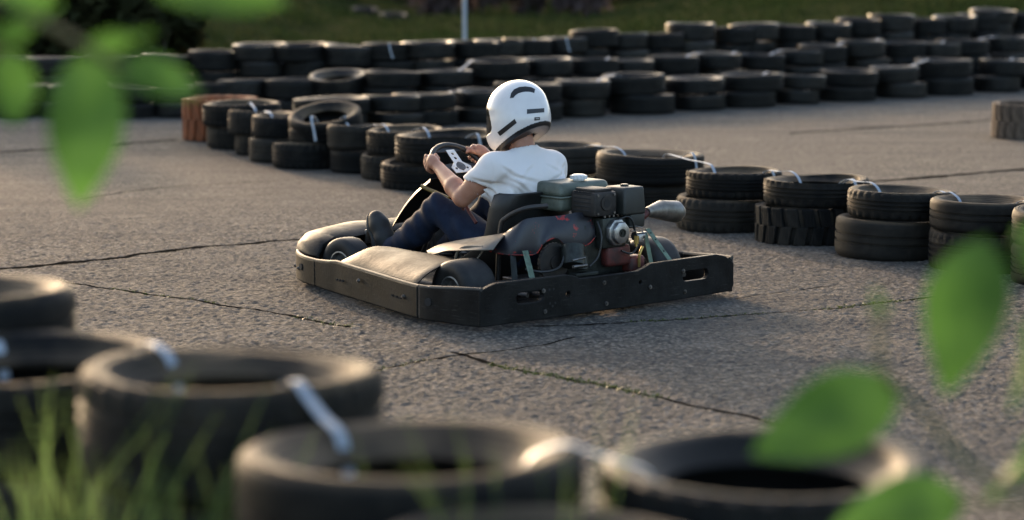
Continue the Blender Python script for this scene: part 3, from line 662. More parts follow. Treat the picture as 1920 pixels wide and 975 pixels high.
for s in (1,-1): cyl(bm,(1.44,s*.25,.13),(1.44,s*.38,.13),.014); cyl(bm,(1.40,s*.26,.08),(1.40,s*.26,.18),.018)
tube(bm,[(1.36,.33,.13),(1.33,.03,.15)],.007); tube(bm,[(1.36,-.33,.13),(1.33,-.03,.15)],.007); bm_ob('steering_linkage',bm,M['steel'],kart)
# side pods
for s in (1,-1):
    rows=[]
    for i,x in enumerate(np.linspace(1.23,.42,15)):
        yo=B+.022-(x-.5)*.205-.03; fl=min(1,min(i,14-i)/2+.55)
        zt=.262*(.80+.2*min(1,i/2.2)); yi=.44
        rows.append([(x-(.05 if i==0 else 0)*t,s*(yo+(yi-yo)*t),.165+(zt-.165)*math.sin(math.pi*min(1,.06+.62*t**.8))+.004*mnoise.noise(Vector((x*5,t*4,s)))) for t in np.linspace(0,1,9)])
    sheet(rows,.006,'side_pod',M['plastic'],kart,60,.0015)
# nose fairing
rows=[]
for t in np.linspace(-1,1,27):
    y=.53*t; e=math.sqrt(max(0,1-abs(t)**3.0)); xf=1.66+.28*e; zt=.165+.115*e**.8
    sec=[(xf-.012,.13),(xf,.165),(xf-.012,.165+(zt-.165)*.5),(xf-.05,.165+(zt-.165)*.85),(xf-.11,zt),(xf-.19,zt+.008),(xf-.27-.03*e,zt-.004),(xf-.31-.04*e,zt-.03)]
    rows.append([(max(a,1.56),y,b+.004*mnoise.noise(Vector((a*6,y*6,0)))) for a,b in sec])
sheet(rows,.006,'nose_fairing',M['plastic'],kart,60,.0015)
bm=bmesh.new(); tube(bm,[(1.66,.30,.11),(1.64,.30,.2),(1.66,.18,.245),(1.66,-.18,.245),(1.64,-.30,.2),(1.66,-.30,.11)],.011); bm_ob('nose_hoop',bm,M['frame'],kart)
# front panel in front of the steering wheel
a0=kp(733,420,'y',.13); a1=kp(803,336,'y',.13)
rows=[]
for t in np.linspace(0,1,10):
    x=a0[0]+(a1[0]-a0[0])*t; z=a0[2]+(a1[2]-a0[2])*t+.02*math.sin(math.pi*t); hw=.135+.01*math.sin(math.pi*t)
    rows.append([(x+.012*(1-q*q)-.018*(abs(q)>.93),q*hw,z-.012*(abs(q)>.93)+.004*(1-q*q)) for q in np.linspace(-1,1,13)])
fp=sheet(rows,.005,'front_panel',M['plastic'],kart,60)
st_=[kp(800,353,'x',a1[0]+.01),kp(838,369,'x',a1[0]-.09)]
bm=bmesh.new(); q0=Vector((a1[0]-.012,.142,a1[2]-.052)); 
tube(bm,[(a1[0]+.035,.146,a1[2]-.035),(a1[0]-.13,.11,a1[2]-.085)],.010,6); bm_ob('yellow_strip',bm,M['yellow'],fp)
bm=bmesh.new(); tube(bm,[(a1[0]-.02,.0,a1[2]-.03),(1.2,0,.45),(1.35,0,.2),(1.42,0,.1)],.012); tube(bm,[(1.25,.10,.42),(1.42,.2,.09)],.008);tube(bm,[(1.25,-.10,.42),(1.42,-.2,.09)],.008); bm_ob('panel_support',bm,M['frame'],kart)
# steering wheel
AL=R_(42); WC=Vector((1.085,0,.607)); WU=Vector((math.cos(AL),0,math.sin(AL))); WL=Vector((0,1,0)); WN=Vector((-math.sin(AL),0,math.cos(AL))); WR=.152
sw=bpy.data.objects.new('steering_wheel',None); link(sw,kart)
bm=bmesh.new(); NS=48; rings=[]
for i in range(NS):
    a=2*math.pi*i/NS; e=WL*math.cos(a)+WU*math.sin(a); c=WC+e*WR
    rings.append([bm.verts.new(c+.0145*(e*math.cos(b)+WN*math.sin(b))) for b in np.linspace(0,2*math.pi,13)[:-1]])
for i in range(NS):
    for k in range(12): bm.faces.new((rings[i][k],rings[(i+1)%NS][k],rings[(i+1)%NS][(k+1)%12],rings[i][(k+1)%12]))
bm_ob('rim',bm,M['black'],sw)
bm=bmesh.new()
def wp(u,v,off=0): return tuple(WC+WL*u+WU*v+WN*off)
for lo_,hi_ in (((-.135,-.016),(.135,.014)),): poly_extrude(bm,[(-.145,.012),(-.05,.03),(.05,.03),(.145,.012),(.145,-.016),(.05,-.04),(-.05,-.04),(-.145,-.016)],[],lambda u,v:wp(u,v,-.004),WN*.004)
poly_extrude(bm,[(-.1,.108),(.1,.108),(.075,.128),(0,.144),(-.075,.128)],[],lambda u,v:wp(u,v,-.003),WN*.004)
bm_ob('dark_spokes',bm,M['black'],sw)
bm=bmesh.new(); hl=[circle2(0,.085,.0085,10),circle2(0,.055,.0095,10),circle2(0,.022,.0095,10),circle2(-.035,-.012,.008,10),circle2(.035,-.012,.008,10),circle2(.0,-.02,.010,10)]
poly_extrude(bm,[(-.026,.112),(.026,.112),(.026,.03),(.062,-.002),(.055,-.04),(-.055,-.04),(-.062,-.002),(-.026,.03)],hl,lambda u,v:wp(u,v,.006),WN*.004)
bm_ob('white_spoke_plate',bm,M['white'],sw)
bm=bmesh.new(); cyl(bm,WC-WN*.01,WC+WN*.012,.03,.026,20); tube(bm,[WC-WN*.01,WC+Vector((.16,0,-.24)),(1.35,0,.13)],.012); bm_ob('steering_column',bm,M['steel'],sw)
# seat
def seat_sec(z,xb,xf,hw,n=17):
    o=[]
    for q in np.linspace(-1,1,n):
        a=q*1.5708; sx=math.sin(a); o.append((xb+(xf-xb)*abs(q)**2.6,.012+hw*math.copysign(abs(sx)**.75,q),z+.0*q))
    return o
rows=[seat_sec(z,xb,xf,hw) for z,xb,xf,hw in ((.54,.425,.545,.205),(.53,.43,.565,.222),(.46,.45,.59,.232),(.38,.465,.61,.232),(.30,.485,.64,.228),(.22,.51,.78,.22),(.14,.55,.98,.205),(.09,.64,1.02,.16))]
sheet(rows,.010,'seat',M['black'],kart,60,.002)
bm=bmesh.new(); box(bm,(.62,-.15,.078),(1.02,.17,.092),.006); bm_ob('seat_base',bm,M['black'],kart)
bm=bmesh.new(); tube(bm,[(.50,.27,.08),kp(938,432,'y',.27),kp(950,408,'y',.26),kp(985,391,'y',.22),kp(1026,386,'y',.12)],.012); bm_ob('seat_stay',bm,M['frame'],kart)
bm=bmesh.new(); tube(bm,[(.47,-.24,.1),(.45,-.25,.36),(.44,-.1,.40)],.012); bm_ob('seat_stay',bm,M['frame'],kart)
# left rear guard: pale front sheet and dark chipped rear sheet
def guard(name,st,m,th=.005,nn=5,bulge=.02):
    rows=[]
    for (tx,ty),(bx,by),ax,va,vb in st:
        a=Vector(kp(tx,ty,ax,va)); b=Vector(kp(bx,by,ax,vb)); rows.append([a.lerp(b,t)+Vector((-.6,.6,.5))*bulge*math.sin(math.pi*t) for t in np.linspace(0,1,nn)])
    rr=[]
    cols=[smooth_path([r[k] for r in rows],5) for k in range(nn)]
    for i in range(len(cols[0])): rr.append([c[i] for c in cols])
    return sheet(rr,th,name,m,kart,60,.001),rr
gf,_=guard('pale_fender',[((800,470),(803,479),'y',.44,.47),((822,459),(818,475),'y',.40,.50),((850,452),(836,470),'y',.36,.53),((885,446),(866,469),'y',.34,.54),((925,440),(905,468),'y',.33,.52),((950,436),(925,468),'y',.33,.47)],M['cream'],bulge=.012)
bm=bmesh.new(); tube(bm,[kp(853,492,'y',.52),kp(858,472,'y',.52),kp(872,463,'y',.51),kp(905,463,'y',.49)],.006); tube(bm,[kp(893,488,'y',.5),kp(908,466,'y',.5)],.004); bm_ob('fender_hoop',bm,M['cream'],kart)
gd,rr=guard('chipped_guard',[((948,435),(918,471),'x',.36,.40),((968,422),(940,476),'x',.30,.33),((985,411),(966,478),'x',.27,.27),((1010,407),(1004,476),'x',.25,.24),((1040,405),(1020,456),'x',.24,.21),((1062,402),(1042,446),'x',.23,.20),((1082,398),(1060,458),'x',.21,.19),((1098,399),(1080,463),'x',.20,.18),((1109,408),(1103,458),'x',.19,.17),((1115,424),(1117,443),'x',.18,.17)],M['navy'],bulge=.008)
bm=bmesh.new(); tube(bm,[r[-1] for r in rr],.0032,6,1); bm_ob('red_chipped_edge',bm,M['rededge'],gd)
bm=bmesh.new()
for a,b in (((985,470),(999,524)),):
    A=Vector(kp(*a,'x',.22)); C=Vector(kp(*b,'x',.10)); s=Vector((0,.016,0)); d=Vector((.003,0,0))
    vv=[bm.verts.new(p) for p in (A-s,A+s,C+s,C-s,A-s+d,A+s+d,C+s+d,C-s+d)]
    for q in ((0,1,2,3),(7,6,5,4),(0,4,5,1),(1,5,6,2),(2,6,7,3),(3,7,4,0)): bm.faces.new([vv[i] for i in q])
bm_ob('green_bracket',bm,M['green'],kart)
def flat_bar(name,A,C,wv,m,th=(.004,0,0)):
    bm=bmesh.new(); A=Vector(A);C=Vector(C);s=Vector(wv);d=Vector(th)
    vv=[bm.verts.new(p) for p in (A-s,A+s,C+s,C-s,A-s+d,A+s+d,C+s+d,C-s+d)]
    for q in ((0,1,2,3),(7,6,5,4),(0,4,5,1),(1,5,6,2),(2,6,7,3),(3,7,4,0)): bm.faces.new([vv[i] for i in q])
    return bm_ob(name,bm,m,kart)
gb=flat_bar('green_bracket',kp(1214,428,'x',.17),kp(1258,490,'x',.06),(0,.014,0),M['green'])
for t in (.15,.35,.7): 
    q=Vector(kp(1214,428,'x',.169)).lerp(Vector(kp(1258,490,'x',.059)),t); bb=bmesh.new(); cyl(bb,q,q+Vector((.003,0,0)),.005,seg=8); bm_ob('bolt_hole',bb,M['lining'],gb)
flat_bar('green_bracket',kp(1210,435,'x',.20),kp(1222,497,'x',.14),(0,.013,0),M['green'])
flat_bar('dark_bracket',kp(962,478,'x',.28),kp(966,528,'x',.2),(0,.016,0),M['oily'])
# engine
eng=bpy.data.objects.new('engine',None); link(eng,kart)
eL=kp(1115,380,'x',.12); y0=eL[1]
bm=bmesh.new(); ztop=kp(1115,358,'x',.12)[2]; zb=kp(1115,408,'x',.12)[2]
box(bm,(.12,y0-.145,zb),(.285,y0,ztop-.01),.012,2); box(bm,(.135,y0-.13,ztop-.012),(.27,y0-.015,ztop+.004),.006)
mg=bm_ob('muffler_guard',bm,M['muffler'],eng)
bm=bmesh.new()
for k in range(5): box(bm,(.145,y0-.004,zb+.022+.019*k),(.262,y0+.0015,zb+.031+.019*k),.002,1)
for k in range(9): box(bm,(.14+.014*k,y0-.004,ztop-.016),(.147+.014*k,y0+.0015,ztop-.010),0)
bm_ob('vent_slots',bm,M['lining'],mg)
bm=bmesh.new(); cyl(bm,(.113,y0-.073,(zb+ztop)/2),(.125,y0-.073,(zb+ztop)/2),.034,.036,24); bm_ob('outlet_ring',bm,M['muffler'],mg)
bm=bmesh.new(); cyl(bm,(.1115,y0-.073,(zb+ztop)/2),(.12,y0-.073,(zb+ztop)/2),.02,seg=20); bm_ob('outlet_hole',bm,M['lining'],mg)
bm=bmesh.new()
for dy in (-.02,-.125): 
    for dz in (.015,.1): cyl(bm,(.115,y0+dy,zb+dz),(.122,y0+dy,zb+dz),.006,seg=8)
bm_ob('screws',bm,M['steel'],mg)
# tank
bm=bmesh.new(); tz=ztop+.022
box(bm,(.30,y0-.28,tz-.065),(.50,y0+.05,tz),.022,4,taper=.93); box(bm,(.305,y0-.275,tz-.135),(.495,y0+.045,tz-.06),.02,3); box(bm,(.292,y0-.288,tz-.071),(.508,y0+.058,tz-.063),.003,1)
tk=bm_ob('fuel_tank',bm,M['tank'],eng,45)
cc=kp(1085,345,'x',.36); bm=bmesh.new(); cyl(bm,(.36,cc[1],tz-.003),(.36,cc[1],tz+.010),.028,.028,24); cyl(bm,(.36,cc[1],tz+.008),(.36,cc[1],tz+.026),.040,.036,28); cyl(bm,(.36,cc[1],tz+.026),(.36,cc[1],tz+.030),.034,.026,28)
for k in range(14): a=k*.4488; box(bm,(.36+.037*math.cos(a)-.003,cc[1]+.037*math.sin(a)-.003,tz+.009),(.36+.037*math.cos(a)+.003,cc[1]+.037*math.sin(a)+.003,tz+.024),0)
bm_ob('tank_cap',bm,M['white'],tk)
# air filter housing
fc=kp(1171,380,'x',.09); fy=fc[1]; ft_=kp(1171,353,'x',.09)[2]; fbz=kp(1195,428,'x',.09)[2]
bm=bmesh.new(); box(bm,(.09,fy-.145,ft_-.13),(.24,fy,ft_),.012,3,taper=.9); box(bm,(.10,fy-.150,fbz),(.22,fy-.05,ft_-.12),.014,3)
af=bm_ob('air_filter_housing',bm,M['filter'],eng)
bm=bmesh.new(); cyl(bm,(.165,fy-.072,ft_-.002),(.165,fy-.072,ft_+.010),.018,.016,8)
for k in range(4): a=k*1.571; box(bm,(.165+.018*math.cos(a)-.006,fy-.072+.018*math.sin(a)-.006,ft_),(.165+.018*math.cos(a)+.006,fy-.072+.018*math.sin(a)+.006,ft_+.008),.002,1)
bm_ob('wing_nut',bm,M['black'],af)
# cylinder head and cover
cz=kp(1160,436,'x',.10)
bm=bmesh.new(); oc=[]
for k in range(8): a=math.pi/8+k*math.pi/4; oc.append((cz[1]+.062*math.cos(a)*(1.0),cz[2]+.066*math.sin(a)))
poly_extrude(bm,oc,[],lambda y,z:(.10,y,z),(.03,0,0))
oc2=[(cz[1]+(y-cz[1])*.82,cz[2]+(z-cz[2])*.82) for y,z in oc]
poly_extrude(bm,oc2,[],lambda y,z:(.075,y,z),(.027,0,0))
bmesh.ops.bevel(bm,geom=[e for e in bm.edges if e.calc_face_angle(0)>.7],offset=.006,segments=2,profile=.5,affect='EDGES')
vc=bm_ob('valve_cover',bm,M['alu'],eng)
v,f=lathe([(.020,0),(.020,.006),(.014,.006),(.014,.002),(.008,.002),(.008,.007),(.0001,.007)],20,False)
rg=ob('cover_ring',mesh_of('cover_ring',v,f,M['oily'],True,30),vc); rg.location=(.076,cz[1],cz[2]); rg.rotation_euler=(0,-math.pi/2,0)
bm=bmesh.new(); box(bm,(.125,cz[1]-.075,cz[2]-.075),(.20,cz[1]+.078,cz[2]+.07),.01)
for k in range(9): box(bm,(.20+.011*k,cz[1]-.085,cz[2]-.085),(.204+.011*k,cz[1]+.085,cz[2]+.08),.001,1)
bm_ob('cylinder_fins',bm,M['oily'],eng)
bm=bmesh.new(); box(bm,(.18,y0-.30,.15),(.46,y0+.03,cz[2]+.05),.03,3); bm_ob('crankcase',bm,M['oily'],eng)
rp=[kp(1137,470,'x',.14),kp(1182,456,'x',.14),kp(1178,498,'x',.12),kp(1140,503,'x',.12)]
bm=bmesh.new(); box(bm,(.13,rp[1][1],rp[2][2]),(.19,rp[0][1],rp[1][2]),.02,3); bm_ob('red_shroud',bm,M['red'],eng)
bm=bmesh.new(); q=kp(1195,490,'x',.13); box(bm,(.12,q[1]-.05,.16),(.22,q[1]+.05,.24),.02,3); bm_ob('red_shroud',bm,M['red'],eng)
bm=bmesh.new(); box(bm,(.05,-.36,.13),(.50,.24,.15),.004,1); bm_ob('engine_plate',bm,M['steel'],kart)
# carburettor and small fittings
q=kp(1197,442,'x',.12); bm=bmesh.new(); cyl(bm,(.12,q[1]+.03,q[2]),(.12,q[1]-.03,q[2]),.02,.017); box(bm,(.10,q[1]-.012,q[2]-.03),(.14,q[1]+.014,q[2]+.005),.004); box(bm,(.10,q[1]-.04,q[2]+.012),(.13,q[1]+.03,q[2]+.018),.002,1); bm_ob('carburettor',bm,M['alu'],eng)
q=kp(1193,448,'x',.10); bm=bmesh.new(); cyl(bm,(.10,q[1],q[2]+.015),(.10,q[1],q[2]-.022),.013,.011,6); cyl(bm,(.10,q[1],q[2]-.02),(.10,q[1],q[2]-.035),.006); bm_ob('brass_drain',bm,M['brass'],eng)
bm=bmesh.new(); tube(bm,[kp(1205,462,'x',.11),kp(1199,478,'x',.11),kp(1198,500,'x',.12)],.007); bm_ob('fuel_hose',bm,M['brass'],eng)
bm=bmesh.new(); cyl(bm,kp(1075,498,'x',.13),kp(1075,462,'x',.16),.055,.055,24); cyl(bm,kp(1092,505,'x',.11),kp(1092,480,'x',.12),.026,.026,16); box(bm,(.07,kp(1120,500,'x',.08)[1],.185),(.12,kp(1078,500,'x',.08)[1],.20),.003,1); bm_ob('starter_motor',bm,M['oily'],eng)
q=kp(1085,487,'x',.085); bm=bmesh.new(); cyl(bm,(.085,q[1]+.04,q[2]),(.085,q[1]-.04,q[2]+.006),.005); cyl(bm,(.085,q[1]-.05,q[2]-.03),(.085,q[1]+.035,q[2]-.03),.008); bm_ob('throttle_rod',bm,M['steel'],eng)
bm=bmesh.new(); c_=kp(1040,488,'x',.2); cyl(bm,(.20,c_[1],c_[2]-.01),(.215,c_[1],c_[2]-.01),.09,.09,32); cyl(bm,(.19,c_[1],c_[2]-.01),(.225,c_[1],c_[2]-.01),.03,.03,20); bm_ob('drive_sprocket',bm,M['frame'],eng)
bm=bmesh.new(); tube(bm,[kp(1165,470,'x',.11),kp(1185,475,'x',.10),kp(1196,455,'x',.10),kp(1186,420,'x',.11)],.005); tube(bm,[kp(1120,415,'x',.14),kp(1128,445,'x',.1),kp(1122,480,'x',.1),kp(1105,500,'x',.1)],.005); bm_ob('wiring',bm,M['black'],eng)
for k in range(6):
    bm=bmesh.new(); yy=cz[1]-.07+.028*k; cyl(bm,(.118,yy,cz[2]+.078),(.126,yy,cz[2]+.078),.006,seg=6); bm_ob('head_bolt',bm,M['steel'],eng)
bm=bmesh.new(); tube(bm,[kp(1160,412,'x',.11),kp(1176,406,'x',.10),kp(1186,414,'x',.09),kp(1190,430,'x',.09)],.005); bm_ob('spark_lead',bm,M['black'],eng)
bm=bmesh.new(); tube(bm,[kp(1180,425,'x',.10),kp(1192,424,'x',.09),kp(1204,427,'x',.09)],.003); tube(bm,[kp(1182,433,'x',.10),kp(1206,434,'x',.09)],.003); bm_ob('governor_spring',bm,M['steel'],eng)
bm=bmesh.new(); tube(bm,[kp(1060,470,'x',.16),kp(1050,500,'x',.14),kp(1020,510,'x',.14),kp(985,505,'x',.2)],.006); bm_ob('brake_hose',bm,M['black'],eng)
bm=bmesh.new(); cyl(bm,(.21,c_[1],c_[2]-.01),(.222,c_[1],c_[2]-.01),.085,.085,28)
for k in range(28): a=k*.2244; box(bm,(.209,c_[1]+.088*math.cos(a)-.004,c_[2]-.01+.088*math.sin(a)-.004),(.217,c_[1]+.088*math.cos(a)+.004,c_[2]-.01+.088*math.sin(a)+.004),0)
bm_ob('sprocket_teeth',bm,M['steel'],eng)
# exhaust silencer to the right
ea=Vector(kp(1212,398,'x',.20)); eb=Vector(kp(1240,394,'x',.24)); ec=Vector(kp(1276,398,'x',.25))
bm=bmesh.new(); cyl(bm,ea,eb,.022,.048,24); cyl(bm,eb,eb.lerp(ec,.75),.048,.054,24); cyl(bm,eb.lerp(ec,.75),ec,.054,.034,24); cyl(bm,ec,ec+(ec-eb).normalized()*.006,.034,.030,24)
bm_ob('exhaust_silencer',bm,M['chrome'],eng,50)
bm=bmesh.new(); tube(bm,[(.2,y0-.2,cz[2]+.06),ea+Vector((0,.05,-.02)),ea],.02); bm_ob('exhaust_pipe',bm,M['red'],eng)
# odds and ends visible around the seat
bm=bmesh.new(); tube(bm,[kp(872,382,'y',.2),kp(880,398,'y',.2),kp(893,418,'y',.2)],.008); tube(bm,[kp(868,386,'y',.18),kp(868,400,'y',.18)],.008); bm_ob('red_lever',bm,M['red'],kart)
for s in (1,-1):
    bm=bmesh.new(); tube(bm,[(1.52,s*.17,.07),(1.56,s*.17,.18),(1.60,s*.17,.26)],.009); box(bm,(1.575,s*.17-.035,.20),(1.59,s*.17+.035,.27),.004); bm_ob('pedal',bm,M['steel'],kart)

# ------------------------------------------------------------------ the driver (one body mesh; clothing and helmet are children)
LS=np.array((.635,.195,.642)); RS=np.array((.622,-.198,.632))
LE=np.array(kp(867,371,'x',.765)); 
hp=lambda th:WC+WR*(WL*math.cos(th)+WU*math.sin(th))
thL,thR=R_(14),R_(152)
def rim_frame(th): 
    e=WL*math.cos(th)+WU*math.sin(th); t=-WL*math.sin(th)+WU*math.cos(th); return hp(th),e,t
RE=np.array((.80,-.30,.50))
body=SDF((.42,-.42,.02),(1.62,.42,1.02),.005)
HC=np.array((.668,.0,.872))                            # head centre
body.ell(HC+np.array((0,0,.005)),(.098,.078,.118),.02); body.ell(HC+np.array((.095,.038,-.03)),(.018,.014,.022),.012)
body.cone((.610,0,.68),HC+np.array((-.018,0,-.06)),.064,.060,.02)
body.cone((.62,0,.30),(.615,0,.58),.10,.105,.03,(1,1.4,1)); body.cone(LS,RS,.05,.05,.03)
for S_,E_,th,sg in ((LS,LE,thL,1),(RS,RE,thR,-1)):
    p,e,t=rim_frame(th); p=np.array(p); e=np.array(e); t=np.array(t); n_=np.array(WN); back=(E_-p)/np.linalg.norm(E_-p)
    wr=p+back*.085+n_*.018+e*.01
    body.chain([(S_,.054),((S_*.5+E_*.5),.053),(E_,.043)],.012)
    fm=E_*.66+wr*.34+np.array((0,0,.004))
    body.chain([(E_,.043),(fm,.0475),(wr,.0285)],.012)
    palm=p+e*.026+n_*.026+back*.02
    body.cone(wr,palm,.026,.029,.012); body.cone(palm-t*.022,palm+t*.022,.023,.021,.010)
    for i,o_ in enumerate((-.030,-.011,.009,.028)):
        ln=(1.0,1.08,1.04,.88)[i if sg>0 else 3-i]; q=p+t*o_
        k0=q+e*.040+n_*.018; k1=q+e*.034*ln-n_*.014; k2=q+e*.004-n_*.028*ln; k3=q-e*.022-n_*.010
        if sg<0 and i==0:                                # index finger laid over the wheel
            k1=q+e*.018+n_*.026; k2=q-e*.02+n_*.026; k3=q-e*.045+n_*.022
        body.chain([(k0,.0115),(k1,.0105),(k2,.0095),(k3,.008)],.004)
    body.chain([(palm-t*.02*sg-e*.01,.014),(p+n_*.026-e*.014+t*.012*sg,.0115),(p+n_*.022-e*.016+t*.045*sg,.009)],.006)
def legpts(sg):
    hip=np.array((.69,.10*sg,.23)); knee=np.array(kp(821,391,'y',.215)) if sg>0 else np.array((1.04,-.19,.43))
    ank=np.array((1.385,.19*sg,.185)) if sg>0 else np.array((1.40,-.18,.17)); return hip,knee,ank
for sg in (1,-1):
    h_,k_,a_=legpts(sg); body.chain([(h_,.07),(k_,.05),(a_,.036)],.02); body.cone(a_,a_+np.array((.09,0,.12)),.03,.025,.02)
person=ob('person',body.mesh('person',M['skin'])); person.location=tuple(k_org); person.rotation_euler=(0,0,K_ROT)
tag(person,'driver in white t-shirt, jeans and white helmet gripping the kart steering wheel','person')
# t-shirt
ts=SDF((.38,-.42,.28),(.98,.42,.84),.005)
ts.cone((.615,0,.36),(.61,0,.52),.118,.122,.03,(1,1.42,1)); ts.cone((.61,0,.52),(.612,0,.615),.118,.108,.04,(1,1.68,1))
ts.cone(LS*np.array((1,.85,1))+np.array((-.015,0,-.002)),RS*np.array((1,.85,1))+np.array((-.015,0,-.002)),.060,.060,.05)
for sg in (1,-1): ts.cone((.606,.035*sg,.690),(.612,.16*sg,.652),.046,.054,.04)
ts.cone((.60,0,.645),(.607,0,.705),.10,.070,.03)
ts.cone((.55,.10,.58),(.55,-.10,.58),.075,.075,.05)
for S_,E_ in ((LS,LE),(RS,RE)):
    d=(E_-S_)/np.linalg.norm(E_-S_); cut=S_+(E_-S_)*.60
    tmp=SDF(ts.lo,ts.lo+ts.h*(ts.n-1),ts.h); tmp.n=ts.n; tmp.V=np.full(ts.n,.5,np.float32); tmp.ax=ts.ax
    tmp.cone(S_-d*.01,S_+(E_-S_)*.85,.062,.070,.01); X,Y,Z=ts.grid(); pl=(X-cut[0])*d[0]+(Y-cut[1])*d[1]+(Z-cut[2])*d[2]
    tmp.V=np.maximum(tmp.V,pl); k=.055; hh=np.clip(.5+.5*(ts.V-tmp.V)/k,0,1); ts.V=ts.V*(1-hh)+tmp.V*hh-k*hh*(1-hh)
    inner=SDF(ts.lo,ts.lo+ts.h*(ts.n-1),ts.h); inner.n=ts.n; inner.V=np.full(ts.n,.5,np.float32); inner.ax=ts.ax; inner.cone(cut-d*.03,S_+(E_-S_)*1.0,.058,.066,.005); ts.V=np.maximum(ts.V,-inner.V)
X,Y,Z=ts.grid()
fold=.009*np.sin(46*(Z+.45*Y+.25*np.sin(7*Y+2)))*np.exp(-((Z-.45)/.10)**2)+.008*np.sin(60*(Y*.8+Z*.7)+4*np.sin(8*Z))*np.exp(-((np.abs(Y)-.17)/.06)**2-((Z-.57)/.08)**2)+.0035*np.sin(25*Y+9*Z+3*np.sin(11*Z)+4*np.sin(5*X))+.004*np.sin(34*(Z-.6*np.abs(Y))+2*np.sin(14*Y))*np.exp(-((Z-.62)/.05)**2)
nk=np.sqrt((X-.628)**2+(Y/1.05)**2)-.066; 
def crease(a,b,depth,wd,plane='yz',mask=None):
    U=Y if plane=='yz' else X; ax,ay=a; bx,by=b; l2=(bx-ax)**2+(by-ay)**2; t=np.clip(((U-ax)*(bx-ax)+(Z-ay)*(by-ay))/l2,0,1)
    d=np.hypot(U-ax-t*(bx-ax),Z-ay-t*(by-ay)); return depth*np.exp(-(d/wd)**2)*(1-.6*t)*(1-.8*np.exp(-t*8))
bk=1/(1+np.exp((X-.60)/.02)); lf=1/(1+np.exp(-(Y-.13)/.015))
rc=random.Random(4)
for a,b,dp in (((.17,.60),(.05,.50),.011),((.18,.585),(.03,.46),.009),((.16,.615),(.02,.575),.008),((.17,.57),(.10,.44),.010),((-.17,.59),(-.05,.50),.010),((-.18,.57),(-.08,.45),.009),((-.16,.61),(-.03,.58),.007),((.12,.43),(-.06,.455),.009),((-.14,.42),(.05,.40),.009),((.15,.40),(-.02,.385),.008),((.03,.66),(.12,.61),.006),((-.03,.66),(-.13,.615),.006),((.0,.56),(-.10,.53),.006),((.20,.66),(.13,.60),.008),((-.20,.65),(-.13,.60),.008)):
    fold=fold-(crease(a,b,dp,.009)-.55*crease((a[0],a[1]+.016),(b[0],b[1]+.018),dp,.010))*bk
for a,b,dp in (((.66,.585),(.56,.50),.010),((.66,.57),(.60,.44),.010),((.67,.60),(.55,.57),.008),((.70,.44),(.55,.46),.009),((.69,.41),(.54,.40),.009)):
    fold=fold-(crease(a,b,dp,.009,'xz')-.55*crease((a[0],a[1]+.016),(b[0],b[1]+.018),dp,.010,'xz'))*lf
V2=np.maximum(ts.V-fold,-np.maximum(nk,.684-.25*(X-.60)-Z)); V2=np.maximum(V2,.36-Z); ts.V=V2.astype(np.float32)
ob('t_shirt',ts.mesh('t_shirt',M['tshirt']),person)
# jeans
jn=SDF((.50,-.36,.08),(1.50,.36,.56),.005)
jn.cone((.64,.06,.25),(.64,-.06,.25),.135,.135,.03,(1,1,.9)); jn.cone((.62,0,.28),(.615,0,.37),.118,.112,.03,(1,1.4,1))
for sg in (1,-1):
    h_,k_,a_=legpts(sg); jn.chain([(h_,.098),(h_*.45+k_*.55,.086),(k_,.070)],.02); jn.chain([(k_,.070),(k_*.5+a_*.5+np.array((-.012,0,-.012)),.069),(a_,.058)],.02)
X,Y,Z=jn.grid()
fold=.005*np.sin(55*(X*.8-Z*.6)+5*np.sin(9*Y+4*X))*(np.exp(-((X-1.02)/.14)**2)+np.exp(-((X-.78)/.1)**2)+.8*np.exp(-((X-1.32)/.07)**2))+.002*np.sin(38*Y+30*X)
jn.V=(jn.V-fold).astype(np.float32)
for sg in (1,-1):
    h_,k_,a_=legpts(sg); d=(a_-k_)/np.linalg.norm(a_-k_); pl=(X-a_[0])*d[0]+(Y-a_[1])*d[1]+(Z-a_[2])*d[2]-.008
    m_=(Y*sg>0)&(X>1.15); jn.V[m_]=np.maximum(jn.V[m_],pl[m_])
ob('jeans',jn.mesh('jeans',M['jeans']),person)
# shoes and socks
for sg in (1,-1):
    a_=legpts(sg)[2]; toe=(np.array(kp(704,404,'y',.20)) if sg>0 else a_+np.array((.10,-.01,.20))); heel=a_+np.array((.025,0,-.045))
    d=(toe-heel)/np.linalg.norm(toe-heel); up_=np.array((-d[2],0,d[0])); 
    sh=SDF(np.minimum(heel,toe)-.12,np.maximum(heel,toe)+.12,.004)
    sh.chain([(heel+up_*.012,.046),(heel+d*.10+up_*.016,.050),(toe-d*.05+up_*.006,.049),(toe-d*.015,.040)],.02); sh.cone(heel+up_*.02+d*.02,a_+np.array((-.012,0,.012)),.043,.045,.02)
    so_=ob('shoe',sh.mesh('shoe',M['shoe']),person)
    s2=SDF(np.minimum(heel,toe)-.12,np.maximum(heel,toe)+.12,.004)
    s2.chain([(heel-up_*.028-d*.004,.040),(heel+d*.10-up_*.028,.038),(toe-d*.05-up_*.030,.045),(toe-d*.01-up_*.026,.036)],.02); X,Y,Z=s2.grid(); q=(X-heel[0])*up_[0]+(Z-heel[2])*up_[2]+.034; s2.V=np.maximum(s2.V,np.abs(q)-.010).astype(np.float32)
    ob('sole',s2.mesh('sole',M['sole']),so_)
    sk=SDF(a_-.12,a_+.12,.004); k_=legpts(sg)[1]; dd=(a_-k_)/np.linalg.norm(a_-k_); sk.cone(a_-dd*.02,a_+dd*.04,.044,.043,.01); ob('sock',sk.mesh('sock',M['sock']),person)
